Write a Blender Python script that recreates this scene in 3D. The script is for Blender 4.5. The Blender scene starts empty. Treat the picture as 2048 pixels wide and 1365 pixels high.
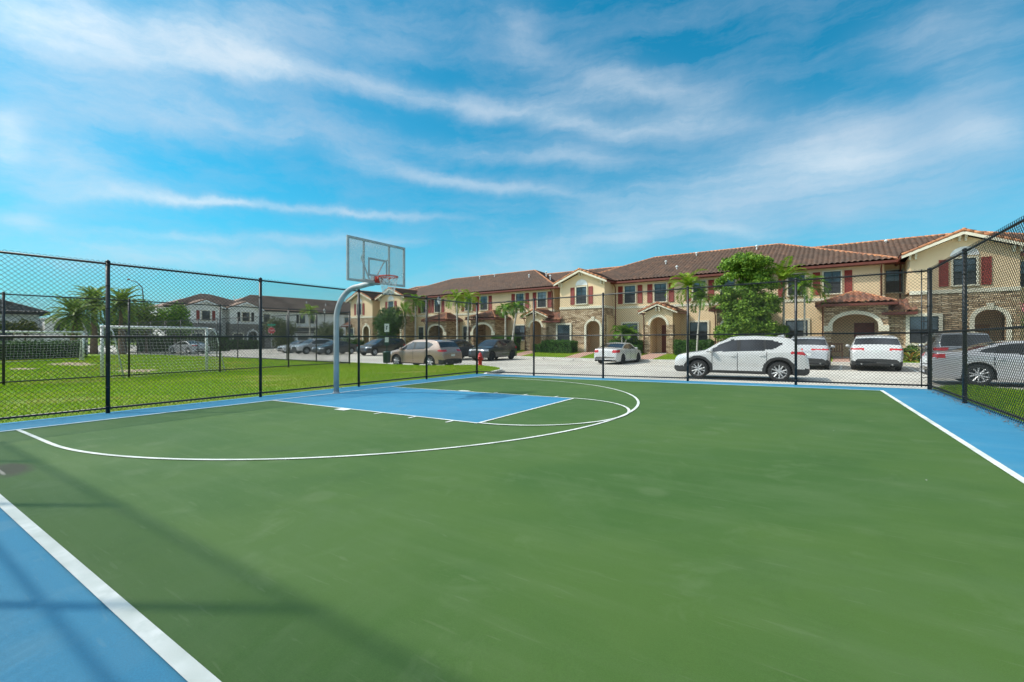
import bpy, math, random
import numpy as np
from mathutils import Vector, Matrix

random.seed(7)
rng = np.random.default_rng(7)
PI = math.pi
scene = bpy.context.scene

# ------------------------------------------------------------------ camera, light, sky, exposure
CAM = (10.575, -7.555, 1.539)
cd = bpy.data.cameras.new("camera")
cam = bpy.data.objects.new("camera", cd)
scene.collection.objects.link(cam)
cam.location = CAM
cam.rotation_euler = (PI / 2, 0, 0.57811)
cd.sensor_width = 36
cd.lens = 15.587
cd.shift_y = -0.00426
cd.clip_start = 0.05
cd.clip_end = 6000
scene.camera = cam

SUNV = Vector((-2.4, -1.4, 3.02)).normalized()
sl = bpy.data.lights.new("sun", 'SUN')
sl.energy = 3.75
sl.angle = math.radians(1.8)
sl.color = (1.0, 0.93, 0.80)
so = bpy.data.objects.new("sun", sl)
scene.collection.objects.link(so)
so.rotation_euler = SUNV.to_track_quat('Z', 'Y').to_euler()

scene.view_settings.view_transform = 'Standard'
scene.view_settings.look = 'None'
scene.view_settings.exposure = 0.0
scene.view_settings.gamma = 1.0

SKY_STRENGTH = 0.135
world = bpy.data.worlds.new("World")
scene.world = world
world.use_nodes = True


def build_sky():
    nt = world.node_tree
    N, L = nt.nodes, nt.links
    for n in list(N):
        N.remove(n)
    out = N.new('ShaderNodeOutputWorld')
    bg = N.new('ShaderNodeBackground')
    bg.inputs['Strength'].default_value = SKY_STRENGTH
    L.new(bg.outputs[0], out.inputs[0])
    sky = N.new('ShaderNodeTexSky')
    sky.sky_type = 'NISHITA'
    sky.sun_disc = False
    sky.sun_elevation = math.asin(SUNV.z)
    sky.sun_rotation = math.atan2(SUNV.x, SUNV.y)
    sky.air_density = 1.0
    sky.dust_density = 0.6
    sky.ozone_density = 3.0
    tc = N.new('ShaderNodeTexCoord')

    def math_(op, a, b=None, clamp=False):
        n = N.new('ShaderNodeMath')
        n.operation = op
        n.use_clamp = clamp
        for i, v in enumerate((a, b)):
            if v is None:
                continue
            if isinstance(v, (int, float)):
                n.inputs[i].default_value = v
            else:
                L.new(v, n.inputs[i])
        return n.outputs[0]

    def vmath(op, a, b=None):
        n = N.new('ShaderNodeVectorMath')
        n.operation = op
        for i, v in enumerate((a, b)):
            if v is None:
                continue
            if isinstance(v, (tuple, list)):
                n.inputs[i].default_value = v
            else:
                L.new(v, n.inputs[i])
        return n
    d = tc.outputs['Generated']
    # wisps: warp the direction with noise so the streaks fray
    nz = N.new('ShaderNodeTexNoise')
    nz.inputs['Scale'].default_value = 5.0
    nz.inputs['Detail'].default_value = 6
    nz.inputs['Roughness'].default_value = 0.6
    L.new(d, nz.inputs['Vector'])
    w0 = vmath('SUBTRACT', nz.outputs['Color'], (0.5, 0.5, 0.5))
    w1 = N.new('ShaderNodeVectorMath')
    w1.operation = 'SCALE'
    L.new(w0.outputs[0], w1.inputs[0])
    w1.inputs['Scale'].default_value = 0.075
    dw = vmath('ADD', d, w1.outputs[0]).outputs[0]
    # streak noise, stretched along the drift of the cirrus
    mp = N.new('ShaderNodeMapping')
    mp.inputs['Rotation'].default_value = (0.25, 0.12, 0.45)
    mp.inputs['Scale'].default_value = (1.6, 5.0, 16.0)
    L.new(dw, mp.inputs['Vector'])
    n2 = N.new('ShaderNodeTexNoise')
    n2.inputs['Scale'].default_value = 1.0
    n2.inputs['Detail'].default_value = 7
    n2.inputs['Roughness'].default_value = 0.58
    L.new(mp.outputs[0], n2.inputs['Vector'])
    mp2 = N.new('ShaderNodeMapping')
    mp2.inputs['Rotation'].default_value = (0.35, 0.05, 0.75)
    mp2.inputs['Scale'].default_value = (5.0, 13.0, 38.0)
    L.new(dw, mp2.inputs['Vector'])
    n4 = N.new('ShaderNodeTexNoise')
    n4.inputs['Scale'].default_value = 1.0
    n4.inputs['Detail'].default_value = 8
    n4.inputs['Roughness'].default_value = 0.66
    L.new(mp2.outputs[0], n4.inputs['Vector'])
    n5 = N.new('ShaderNodeTexNoise')
    n5.inputs['Scale'].default_value = 9.0
    n5.inputs['Detail'].default_value = 8
    n5.inputs['Roughness'].default_value = 0.62
    L.new(dw, n5.inputs['Vector'])
    streak = math_('ADD', math_('ADD', math_('MULTIPLY', n2.outputs[0], 0.50), math_('MULTIPLY', n4.outputs[0], 0.28)), math_('MULTIPLY', n5.outputs[0], 0.22))
    total = None
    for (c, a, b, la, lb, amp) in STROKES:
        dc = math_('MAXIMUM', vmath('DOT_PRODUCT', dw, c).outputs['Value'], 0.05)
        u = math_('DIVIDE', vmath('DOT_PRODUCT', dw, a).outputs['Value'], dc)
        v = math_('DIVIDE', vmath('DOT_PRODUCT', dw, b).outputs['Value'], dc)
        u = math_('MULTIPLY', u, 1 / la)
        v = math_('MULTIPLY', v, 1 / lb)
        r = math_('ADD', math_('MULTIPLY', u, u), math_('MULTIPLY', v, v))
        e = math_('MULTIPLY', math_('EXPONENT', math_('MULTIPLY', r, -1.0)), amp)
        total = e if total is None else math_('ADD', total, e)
    # strokes * streak contrast + a thin general veil
    s1 = math_('MULTIPLY', math_('SUBTRACT', streak, 0.37), 3.9, True)
    s1b = math_('ADD', math_('MULTIPLY', s1, 0.70), 0.30)
    c1 = math_('MULTIPLY', total, s1b)
    veil = math_('MULTIPLY', math_('SUBTRACT', streak, 0.455), 6.0, True)
    cl = math_('ADD', c1, math_('MULTIPLY', veil, 0.20))
    # haze towards the horizon
    sep = N.new('ShaderNodeSeparateXYZ')
    L.new(d, sep.inputs[0])
    hz = math_('EXPONENT', math_('MULTIPLY', math_('MAXIMUM', sep.outputs['Z'], 0.0), -7.0))
    cl = math_('MULTIPLY', math_('SUBTRACT', 1.0, math_('EXPONENT', math_('MULTIPLY', cl, -1.25))), 0.94)
    # grey-lilac undersides vary slowly
    n3 = N.new('ShaderNodeTexNoise')
    n3.inputs['Scale'].default_value = 2.6
    n3.inputs['Detail'].default_value = 3
    L.new(dw, n3.inputs['Vector'])
    cm = N.new('ShaderNodeMix')
    cm.data_type = 'RGBA'
    cm.inputs[6].default_value = (3.3, 4.2, 5.5, 1)
    cm.inputs[7].default_value = (6.4, 6.9, 7.3, 1)
    L.new(math_('MULTIPLY', math_('SUBTRACT', math_('ADD', math_('MULTIPLY', n3.outputs[0], 0.8), math_('MULTIPLY', total, 0.5)), 0.30), 1.6, True), cm.inputs[0])
    tint = N.new('ShaderNodeMix')
    tint.data_type = 'RGBA'
    tint.blend_type = 'MULTIPLY'
    tint.inputs[0].default_value = 1.0
    L.new(sky.outputs[0], tint.inputs[6])
    tint.inputs[7].default_value = (0.03, 1.10, 1.18, 1)
    mx = N.new('ShaderNodeMix')
    mx.data_type = 'RGBA'
    L.new(cl, mx.inputs[0])
    hm = N.new('ShaderNodeMix')
    hm.data_type = 'RGBA'
    L.new(math_('MULTIPLY', hz, 0.95, True), hm.inputs[0])
    L.new(tint.outputs[2], hm.inputs[6])
    hm.inputs[7].default_value = (3.0, 4.2, 4.9, 1)
    L.new(hm.outputs[2], mx.inputs[6])
    # out-of-view cloud near the sun boosted, added as soft light on the facades
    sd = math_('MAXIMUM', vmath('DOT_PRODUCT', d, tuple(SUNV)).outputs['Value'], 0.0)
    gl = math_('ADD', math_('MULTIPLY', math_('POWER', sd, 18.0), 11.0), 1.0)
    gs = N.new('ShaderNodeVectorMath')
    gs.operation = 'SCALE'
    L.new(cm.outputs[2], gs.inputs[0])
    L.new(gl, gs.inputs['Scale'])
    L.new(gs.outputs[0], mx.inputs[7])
    L.new(mx.outputs[2], bg.inputs['Color'])


def direction(az, el):
    az, el = math.radians(az), math.radians(el)
    return Vector((math.sin(az) * math.cos(el), math.cos(az) * math.cos(el), math.sin(el)))


# cirrus and cloud banks as (centre, long axis, short axis, half length, half height, density): fixed world directions
STROKES = [
    ((-0.877, 0.183, 0.443), (0.298, 0.933, 0.203), (0.376, -0.311, 0.873), 0.101, 0.0379, 1.0),
    ((-0.827, 0.316, 0.465), (0.425, 0.893, 0.149), (0.369, -0.321, 0.872), 0.119, 0.0332, 1.0),
    ((-0.783, 0.412, 0.465), (0.495, 0.866, 0.066), (0.376, -0.282, 0.883), 0.084, 0.0198, 0.7),
    ((-0.689, 0.549, 0.473), (0.635, 0.772, 0.03), (0.349, -0.321, 0.881), 0.151, 0.0213, 0.55),
    ((-0.47, 0.759, 0.45), (0.787, 0.592, -0.176), (0.4, -0.272, 0.875), 0.196, 0.0226, 0.75),
    ((-0.872, 0.291, 0.393), (0.38, 0.909, 0.17), (0.308, -0.298, 0.904), 0.247, 0.0607, 0.5),
    ((-0.765, 0.378, 0.521), (0.542, 0.815, 0.204), (0.348, -0.438, 0.829), 0.288, 0.0467, 0.45),
    ((-0.79, 0.481, 0.38), (0.553, 0.827, 0.104), (0.264, -0.292, 0.919), 0.251, 0.0341, 0.35),
    ((-0.304, 0.834, 0.46), (0.902, 0.407, -0.141), (0.305, -0.372, 0.877), 0.198, 0.0435, 0.45),
    ((-0.274, 0.832, 0.483), (0.827, 0.46, -0.323), (0.491, -0.311, 0.814), 0.157, 0.0267, 0.38),
    ((-0.439, 0.7, 0.563), (0.523, 0.709, -0.474), (0.73, -0.086, 0.677), 0.068, 0.0456, 0.42),
    ((-0.213, 0.888, 0.408), (0.968, 0.249, -0.036), (0.134, -0.388, 0.912), 0.145, 0.0228, 0.45),
    ((-0.949, 0.134, 0.284), (0.025, 0.933, -0.359), (0.313, 0.334, 0.889), 0.025, 0.0375, 0.85),
    ((-0.946, 0.195, 0.26), (0.269, 0.919, 0.29), (0.182, -0.344, 0.921), 0.074, 0.0453, 0.55),
    ((-0.941, 0.25, 0.229), (0.3, 0.928, 0.221), (0.158, -0.277, 0.948), 0.078, 0.0231, 0.5),
    ((-0.898, 0.366, 0.243), (0.404, 0.905, 0.131), (0.172, -0.216, 0.961), 0.112, 0.0095, 0.85),
    ((-0.78, 0.571, 0.256), (0.593, 0.805, 0.01), (0.201, -0.16, 0.967), 0.198, 0.0089, 0.8),
    ((-0.708, 0.613, 0.351), (0.635, 0.77, -0.063), (0.309, -0.178, 0.934), 0.126, 0.0188, 0.5),
    ((-0.556, 0.766, 0.321), (0.783, 0.613, -0.108), (0.28, -0.192, 0.941), 0.21, 0.013, 0.6),
    ((-0.526, 0.761, 0.379), (0.793, 0.6, -0.104), (0.307, -0.246, 0.919), 0.155, 0.0171, 0.35),
    ((-0.807, 0.556, 0.2), (0.577, 0.815, 0.062), (0.128, -0.165, 0.978), 0.187, 0.012, 0.6),
    ((-0.93, 0.324, 0.176), (0.342, 0.936, 0.081), (0.138, -0.135, 0.981), 0.098, 0.0078, 0.4),
    ((-0.937, 0.319, 0.142), (0.331, 0.941, 0.068), (0.112, -0.11, 0.988), 0.258, 0.0277, 0.65),
    ((-0.972, 0.157, 0.175), (0.157, 0.987, -0.017), (0.175, -0.011, 0.984), 0.035, 0.0161, 0.5),
    ((0.063, 0.947, 0.316), (0.981, -0.0, -0.194), (0.183, -0.322, 0.929), 0.147, 0.0377, 0.8),
    ((-0.017, 0.955, 0.298), (0.979, 0.077, -0.189), (0.203, -0.288, 0.936), 0.141, 0.0463, 0.5),
    ((0.224, 0.93, 0.291), (0.907, -0.09, -0.41), (0.355, -0.356, 0.864), 0.047, 0.0285, 0.55),
    ((0.085, 0.928, 0.362), (0.966, 0.012, -0.256), (0.242, -0.371, 0.896), 0.118, 0.0292, 0.4),
    ((0.185, 0.88, 0.437), (0.975, -0.107, -0.197), (0.127, -0.462, 0.878), 0.078, 0.0341, 0.5),
    ((0.213, 0.903, 0.374), (0.951, -0.104, -0.29), (0.222, -0.418, 0.881), 0.055, 0.0375, 0.32),
    ((-0.121, 0.891, 0.438), (0.968, 0.203, -0.146), (0.219, -0.407, 0.887), 0.096, 0.0241, 0.25),
    ((-0.091, 0.958, 0.27), (0.985, 0.126, -0.117), (0.146, -0.256, 0.956), 0.34, 0.0543, 0.38),
    ((-0.109, 0.972, 0.208), (0.971, 0.15, -0.188), (0.214, -0.182, 0.96), 0.081, 0.0113, 0.45),
    ((-0.397, 0.839, 0.372), (0.86, 0.482, -0.168), (0.321, -0.253, 0.913), 0.109, 0.0207, 0.4),
    ((-0.466, 0.868, 0.17), (0.881, 0.438, 0.178), (-0.08, -0.233, 0.969), 0.219, 0.0637, 0.35),
    ((-0.218, 0.951, 0.221), (0.973, 0.229, -0.021), (0.071, -0.21, 0.975), 0.325, 0.0399, 0.3),
]
for az, el, tilt, la, lb, amp in [(110, 40, 0, 0.9, 0.6, 1.1), (170, 35, 0, 1.3, 0.6, 1.1), (-145, 45, 0, 0.9, 0.5, 1.0), (110, 72, 0, 0.8, 0.4, 0.9), (-120, 78, 0, 0.8, 0.4, 0.9), (75, 20, 0, 0.3, 0.25, 0.6)]:  # unseen banks overhead and behind the camera, added to whiten the fill light
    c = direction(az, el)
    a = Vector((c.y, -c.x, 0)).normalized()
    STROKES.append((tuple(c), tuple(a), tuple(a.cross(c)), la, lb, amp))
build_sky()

# ------------------------------------------------------------------ helpers
COL = scene.collection


def link_props(o, label=None, cat=None, group=None, kind=None):
    if label:
        o["label"] = label
    if cat:
        o["category"] = cat
    if group:
        o["group"] = group
    if kind:
        o["kind"] = kind
    return o


def thing(name, label, cat, loc=(0, 0, 0), rotz=0.0, group=None):
    o = bpy.data.objects.new(name, None)
    o.empty_display_size = 0.3
    COL.objects.link(o)
    o.location = loc
    o.rotation_euler = (0, 0, rotz)
    return link_props(o, label, cat, group)


def mesh_obj(name, V, F, m, parent=None, smooth=False, world_space=False, tint=None):
    V = np.asarray(V, dtype=np.float64).reshape(-1, 3)
    if parent is not None and world_space:
        r = parent
        Mx = Matrix.Identity(4)
        chain = []
        while r is not None:
            chain.append(r)
            r = r.parent
        for q in reversed(chain):
            Mx = Mx @ (Matrix.Translation(q.location) @ q.rotation_euler.to_matrix().to_4x4())
        A = np.array(Mx.inverted())
        V = V @ A[:3, :3].T + A[:3, 3]
    me = bpy.data.meshes.new(name)
    if isinstance(F, np.ndarray) and F.ndim == 2:
        nf, k = F.shape
        me.vertices.add(len(V))
        me.vertices.foreach_set('co', V.astype(np.float32).ravel())
        me.loops.add(nf * k)
        me.loops.foreach_set('vertex_index', F.astype(np.int32).ravel())
        me.polygons.add(nf)
        me.polygons.foreach_set('loop_start', np.arange(0, nf * k, k, dtype=np.int32))
        me.update(calc_edges=True)
    else:
        me.from_pydata(V.tolist(), [], [list(map(int, f)) for f in F])
        me.update()
    if m is not None:
        me.materials.append(m)
    if smooth:
        me.polygons.foreach_set('use_smooth', np.ones(len(me.polygons), dtype=bool))
    if tint is not None:
        at = me.attributes.new('tint', 'FLOAT', 'FACE')
        at.data.foreach_set('value', np.asarray(tint, dtype=np.float32))
    o = bpy.data.objects.new(name, me)
    COL.objects.link(o)
    o.parent = parent
    return o


class MB:
    def __init__(s):
        s.v = []
        s.f = []

    def add(s, vs, fs):
        b = len(s.v)
        s.v += [tuple(map(float, q)) for q in vs]
        s.f += [[b + i for i in f] for f in fs]
        return s

    def box(s, x0, x1, y0, y1, z0, z1):
        x0, x1 = min(x0, x1), max(x0, x1)
        y0, y1 = min(y0, y1), max(y0, y1)
        z0, z1 = min(z0, z1), max(z0, z1)
        return s.add([(x0, y0, z0), (x1, y0, z0), (x1, y1, z0), (x0, y1, z0), (x0, y0, z1), (x1, y0, z1), (x1, y1, z1), (x0, y1, z1)],
                     [(0, 3, 2, 1), (4, 5, 6, 7), (0, 1, 5, 4), (1, 2, 6, 5), (2, 3, 7, 6), (3, 0, 4, 7)])

    def prism(s, poly, axis, a, b):
        """extrude a 2D polygon along an axis ('x': poly=(y,z), 'y': poly=(x,z), 'z': poly=(x,y))"""
        n = len(poly)

        def pt(p, t):
            return {'x': (t, p[0], p[1]), 'y': (p[0], t, p[1]), 'z': (p[0], p[1], t)}[axis]
        vs = [pt(p, a) for p in poly] + [pt(p, b) for p in poly]
        fs = [tuple(range(n))[::-1], tuple(range(n, 2 * n))] + [(i, (i + 1) % n, n + (i + 1) % n, n + i) for i in range(n)]
        return s.add(vs, fs)

    def tube(s, pts, r, seg=8, cap=True):
        pts = [Vector(p) for p in pts]
        n = len(pts)
        rs = r if isinstance(r, (list, tuple)) else [r] * n
        rings = []
        prev = None
        for i, p in enumerate(pts):
            d = (pts[min(i + 1, n - 1)] - pts[max(i - 1, 0)])
            if d.length < 1e-9:
                d = Vector((0, 0, 1))
            d.normalize()
            if prev is None:
                a = Vector((0, 0, 1)) if abs(d.z) < 0.9 else Vector((1, 0, 0))
                u = d.cross(a).normalized()
            else:
                u = (prev - d * prev.dot(d)).normalized()
            prev = u
            w = d.cross(u)
            rings.append([p + (u * math.cos(2 * PI * k / seg) + w * math.sin(2 * PI * k / seg)) * rs[i] for k in range(seg)])
        vs = [q for ring in rings for q in ring]
        fs = []
        for i in range(n - 1):
            for k in range(seg):
                k2 = (k + 1) % seg
                fs.append((i * seg + k, i * seg + k2, (i + 1) * seg + k2, (i + 1) * seg + k))
        if cap:
            fs.append(tuple(range(seg))[::-1])
            fs.append(tuple((n - 1) * seg + k for k in range(seg)))
        return s.add(vs, fs)

    def lathe(s, prof, c=(0, 0, 0), axis='z', seg=16, cap=True):
        vs = []
        for (r, h) in prof:
            for k in range(seg):
                a = 2 * PI * k / seg
                p = {'z': (r * math.cos(a), r * math.sin(a), h), 'y': (r * math.cos(a), h, r * math.sin(a)), 'x': (h, r * math.cos(a), r * math.sin(a))}[axis]
                vs.append((p[0] + c[0], p[1] + c[1], p[2] + c[2]))
        fs = []
        m = len(prof)
        for i in range(m - 1):
            for k in range(seg):
                k2 = (k + 1) % seg
                fs.append((i * seg + k, i * seg + k2, (i + 1) * seg + k2, (i + 1) * seg + k))
        if cap and prof[0][0] > 1e-4:
            fs.append(tuple(range(seg))[::-1])
        if cap and prof[-1][0] > 1e-4:
            fs.append(tuple((m - 1) * seg + k for k in range(seg)))
        return s.add(vs, fs)

    def build(s, name, m, parent=None, smooth=False, world_space=False):
        return mesh_obj(name, s.v, s.f, m, parent, smooth, world_space)


# ------------------------------------------------------------------ materials
def new_mat(name):
    m = bpy.data.materials.new(name)
    m.use_nodes = True
    nt = m.node_tree
    return m, nt, nt.nodes, nt.links, nt.nodes['Principled BSDF']


def noise_mat(name, c1, c2, scale=4.0, rough=0.8, bump=0.0, bscale=60.0, detail=4, metallic=0.0, c3=None, s3=0.6, lo=0.35, hi=0.65, spec=0.5, coat=0.0):
    m, nt, N, L, P = new_mat(name)
    tc = N.new('ShaderNodeTexCoord')
    n = N.new('ShaderNodeTexNoise')
    n.inputs['Scale'].default_value = scale
    n.inputs['Detail'].default_value = detail
    L.new(tc.outputs['Object'], n.inputs['Vector'])
    r = N.new('ShaderNodeValToRGB')
    r.color_ramp.elements[0].position = lo
    r.color_ramp.elements[1].position = hi
    r.color_ramp.elements[0].color = (*c1, 1)
    r.color_ramp.elements[1].color = (*c2, 1)
    L.new(n.outputs[0], r.inputs[0])
    col = r.outputs[0]
    if c3 is not None:
        n3 = N.new('ShaderNodeTexNoise')
        n3.inputs['Scale'].default_value = s3
        n3.inputs['Detail'].default_value = 5
        L.new(tc.outputs['Object'], n3.inputs['Vector'])
        r3 = N.new('ShaderNodeValToRGB')
        r3.color_ramp.elements[0].position = 0.45
        r3.color_ramp.elements[1].position = 0.68
        L.new(n3.outputs[0], r3.inputs[0])
        mx = N.new('ShaderNodeMix')
        mx.data_type = 'RGBA'
        L.new(r3.outputs[0], mx.inputs[0])
        L.new(col, mx.inputs[6])
        mx.inputs[7].default_value = (*c3, 1)
        col = mx.outputs[2]
    L.new(col, P.inputs['Base Color'])
    P.inputs['Roughness'].default_value = rough
    P.inputs['Metallic'].default_value = metallic
    P.inputs['Specular IOR Level'].default_value = spec
    P.inputs['Coat Weight'].default_value = coat
    if bump:
        n2 = N.new('ShaderNodeTexNoise')
        n2.inputs['Scale'].default_value = bscale
        n2.inputs['Detail'].default_value = 3
        L.new(tc.outputs['Object'], n2.inputs['Vector'])
        b = N.new('ShaderNodeBump')
        b.inputs['Strength'].default_value = bump
        b.inputs['Distance'].default_value = 0.02
        L.new(n2.outputs[0], b.inputs['Height'])
        L.new(b.outputs[0], P.inputs['Normal'])
    return m


def leaf_mat(name, cols, rough=0.55, trans=0.25, spec=0.35):
    m, nt, N, L, P = new_mat(name)
    g = N.new('ShaderNodeNewGeometry')
    r = N.new('ShaderNodeValToRGB')
    cr = r.color_ramp
    cr.elements[0].color = (*cols[0], 1)
    cr.elements[1].color = (*cols[-1], 1)
    for i, c in enumerate(cols[1:-1]):
        e = cr.elements.new((i + 1) / (len(cols) - 1))
        e.color = (*c, 1)
    L.new(g.outputs['Random Per Island'], r.inputs[0])
    L.new(r.outputs[0], P.inputs['Base Color'])
    P.inputs['Roughness'].default_value = rough
    P.inputs['Specular IOR Level'].default_value = spec
    tr = N.new('ShaderNodeBsdfTranslucent')
    L.new(r.outputs[0], tr.inputs['Color'])
    ms = N.new('ShaderNodeMixShader')
    ms.inputs[0].default_value = trans
    L.new(P.outputs[0], ms.inputs[1])
    L.new(tr.outputs[0], ms.inputs[2])
    L.new(ms.outputs[0], N['Material Output'].inputs[0])
    return m


def court_mat(name, base, alt, dust, stain=False):
    m, nt, N, L, P = new_mat(name)
    tc = N.new('ShaderNodeTexCoord')
    V = tc.outputs['Object']

    def nz(scale, detail=5, rough=0.6, vec=V, dist=0.0):
        n = N.new('ShaderNodeTexNoise')
        n.inputs['Scale'].default_value = scale
        n.inputs['Detail'].default_value = detail
        n.inputs['Roughness'].default_value = rough
        n.inputs['Distortion'].default_value = dist
        L.new(vec, n.inputs['Vector'])
        return n.outputs[0]

    def ramp(x, a, b):
        r = N.new('ShaderNodeMapRange')
        r.inputs[1].default_value = a
        r.inputs[2].default_value = b
        L.new(x, r.inputs[0])
        return r.outputs[0]

    def mix(f, a, b, k=1.0):
        if k != 1.0:
            q = N.new('ShaderNodeMath')
            q.operation = 'MULTIPLY'
            L.new(f, q.inputs[0])
            q.inputs[1].default_value = k
            f = q.outputs[0]
        x = N.new('ShaderNodeMix')
        x.data_type = 'RGBA'
        L.new(f, x.inputs[0])
        for i, c in ((6, a), (7, b)):
            if isinstance(c, tuple):
                x.inputs[i].default_value = (*c, 1)
            else:
                L.new(c, x.inputs[i])
        return x.outputs[2]
    c = mix(ramp(nz(0.35, 4), 0.42, 0.58), base, alt)
    # streaky squeegee marks of the acrylic coat
    mp = N.new('ShaderNodeMapping')
    mp.inputs['Rotation'].default_value = (0, 0, 0.35)
    mp.inputs['Scale'].default_value = (0.8, 5.5, 1)
    L.new(V, mp.inputs['Vector'])
    c = mix(ramp(nz(0.9, 6, 0.6, mp.outputs[0]), 0.48, 0.75), c, dust, 0.3)
    # worn patches and dusty ball marks
    c = mix(ramp(nz(1.9, 7, 0.65, V, 0.6), 0.57, 0.72), c, dust, 0.50)
    c = mix(ramp(nz(0.5, 7, 0.7, V, 1.0), 0.50, 0.68), c, tuple(0.6 * a_ + 0.4 * b_ for a_, b_ in zip(base, dust)), 0.7)
    dark = tuple(q * 0.72 for q in base)
    c = mix(ramp(nz(0.8, 7, 0.7, V, 0.4), 0.55, 0.78), c, dark, 0.45)
    # fine grain of the sand coat
    c = mix(ramp(nz(160, 2), 0.35, 0.7), c, tuple(min(1, q * 1.7 + 0.006) for q in base), 0.38)
    # thin scratches and shoe scuffs
    for rot_, sc_, sy_, lo_, k_ in ((0.9, 2.6, 30, 0.67, 0.30), (-0.5, 3.0, 40, 0.67, 0.30), (2.2, 1.9, 24, 0.68, 0.28), (1.5, 3.5, 22, 0.69, 0.35)):
        mq = N.new('ShaderNodeMapping')
        mq.inputs['Rotation'].default_value = (0, 0, rot_)
        mq.inputs['Scale'].default_value = (sc_, sy_, 1)
        L.new(V, mq.inputs['Vector'])
        c = mix(ramp(nz(1.0, 3, 0.5, mq.outputs[0], 0.3), lo_, lo_ + 0.05), c, dust, k_)
    # round ball marks
    vb = N.new('ShaderNodeTexVoronoi')
    vb.inputs['Scale'].default_value = 0.9
    L.new(V, vb.inputs['Vector'])
    c = mix(ramp(vb.outputs['Distance'], 0.15, 0.09), c, dust, 0.28)
    # tiny pale specks
    vo = N.new('ShaderNodeTexVoronoi')
    vo.inputs['Scale'].default_value = 1.7
    L.new(V, vo.inputs['Vector'])
    sp = N.new('ShaderNodeMath')
    sp.operation = 'LESS_THAN'
    L.new(vo.outputs['Distance'], sp.inputs[0])
    sp.inputs[1].default_value = 0.012
    c = mix(sp.outputs[0], c, (0.55, 0.55, 0.5))
    if stain:
        for (px, py, ra, rb, colr, k, nzs) in ((3.42, -6.50, 0.46, 0.20, (0.060, 0.045, 0.030), 0.8, 3.0), (3.42, -6.58, 0.26, 0.022, (0.34, 0.31, 0.26), 0.8, 5.0)):
            m2 = N.new('ShaderNodeMapping')
            m2.inputs['Location'].default_value = (-px / ra, -py / rb, 0)
            m2.inputs['Scale'].default_value = (1 / ra, 1 / rb, 0)
            L.new(V, m2.inputs['Vector'])
            ln = N.new('ShaderNodeVectorMath')
            ln.operation = 'LENGTH'
            L.new(m2.outputs[0], ln.inputs[0])
            ad = N.new('ShaderNodeMath')
            ad.operation = 'ADD'
            L.new(ln.outputs['Value'], ad.inputs[0])
            L.new(nz(nzs, 4), ad.inputs[1])
            c = mix(ramp(ad.outputs[0], 1.5, 1.05), c, colr, k)
    L.new(c, P.inputs['Base Color'])
    P.inputs['Roughness'].default_value = 0.72
    P.inputs['Specular IOR Level'].default_value = 0.35
    b = N.new('ShaderNodeBump')
    b.inputs['Strength'].default_value = 0.25
    b.inputs['Distance'].default_value = 0.004
    L.new(nz(220, 3), b.inputs['Height'])
    L.new(b.outputs[0], P.inputs['Normal'])
    return m


def tile_mat(name, ramp_cols):
    m, nt, N, L, P = new_mat(name)
    at = N.new('ShaderNodeAttribute')
    at.attribute_name = 'tint'
    r = N.new('ShaderNodeValToRGB')
    cr = r.color_ramp
    cr.elements[0].color = (*ramp_cols[0], 1)
    cr.elements[1].color = (*ramp_cols[-1], 1)
    for i, c in enumerate(ramp_cols[1:-1]):
        e = cr.elements.new((i + 1) / (len(ramp_cols) - 1))
        e.color = (*c, 1)
    L.new(at.outputs['Fac'], r.inputs[0])
    tc = N.new('ShaderNodeTexCoord')
    n = N.new('ShaderNodeTexNoise')
    n.inputs['Scale'].default_value = 9
    n.inputs['Detail'].default_value = 5
    L.new(tc.outputs['Object'], n.inputs['Vector'])
    n2 = N.new('ShaderNodeTexNoise')
    n2.inputs['Scale'].default_value = 0.45
    n2.inputs['Detail'].default_value = 5
    L.new(tc.outputs['Object'], n2.inputs['Vector'])
    mr = N.new('ShaderNodeMapRange')
    mr.inputs[1].default_value = 0.42
    mr.inputs[2].default_value = 0.7
    mr.inputs[4].default_value = 0.55
    L.new(n2.outputs[0], mr.inputs[0])
    x0 = N.new('ShaderNodeMix')
    x0.data_type = 'RGBA'
    L.new(mr.outputs[0], x0.inputs[0])
    L.new(r.outputs[0], x0.inputs[6])
    x0.inputs[7].default_value = (0.105, 0.070, 0.053, 1)
    x = N.new('ShaderNodeMix')
    x.data_type = 'RGBA'
    x.blend_type = 'MULTIPLY'
    x.inputs[0].default_value = 0.6
    L.new(x0.outputs[2], x.inputs[6])
    L.new(n.outputs['Fac'], x.inputs[7])
    L.new(x.outputs[2], P.inputs['Base Color'])
    P.inputs['Roughness'].default_value = 0.8
    return m


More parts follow.
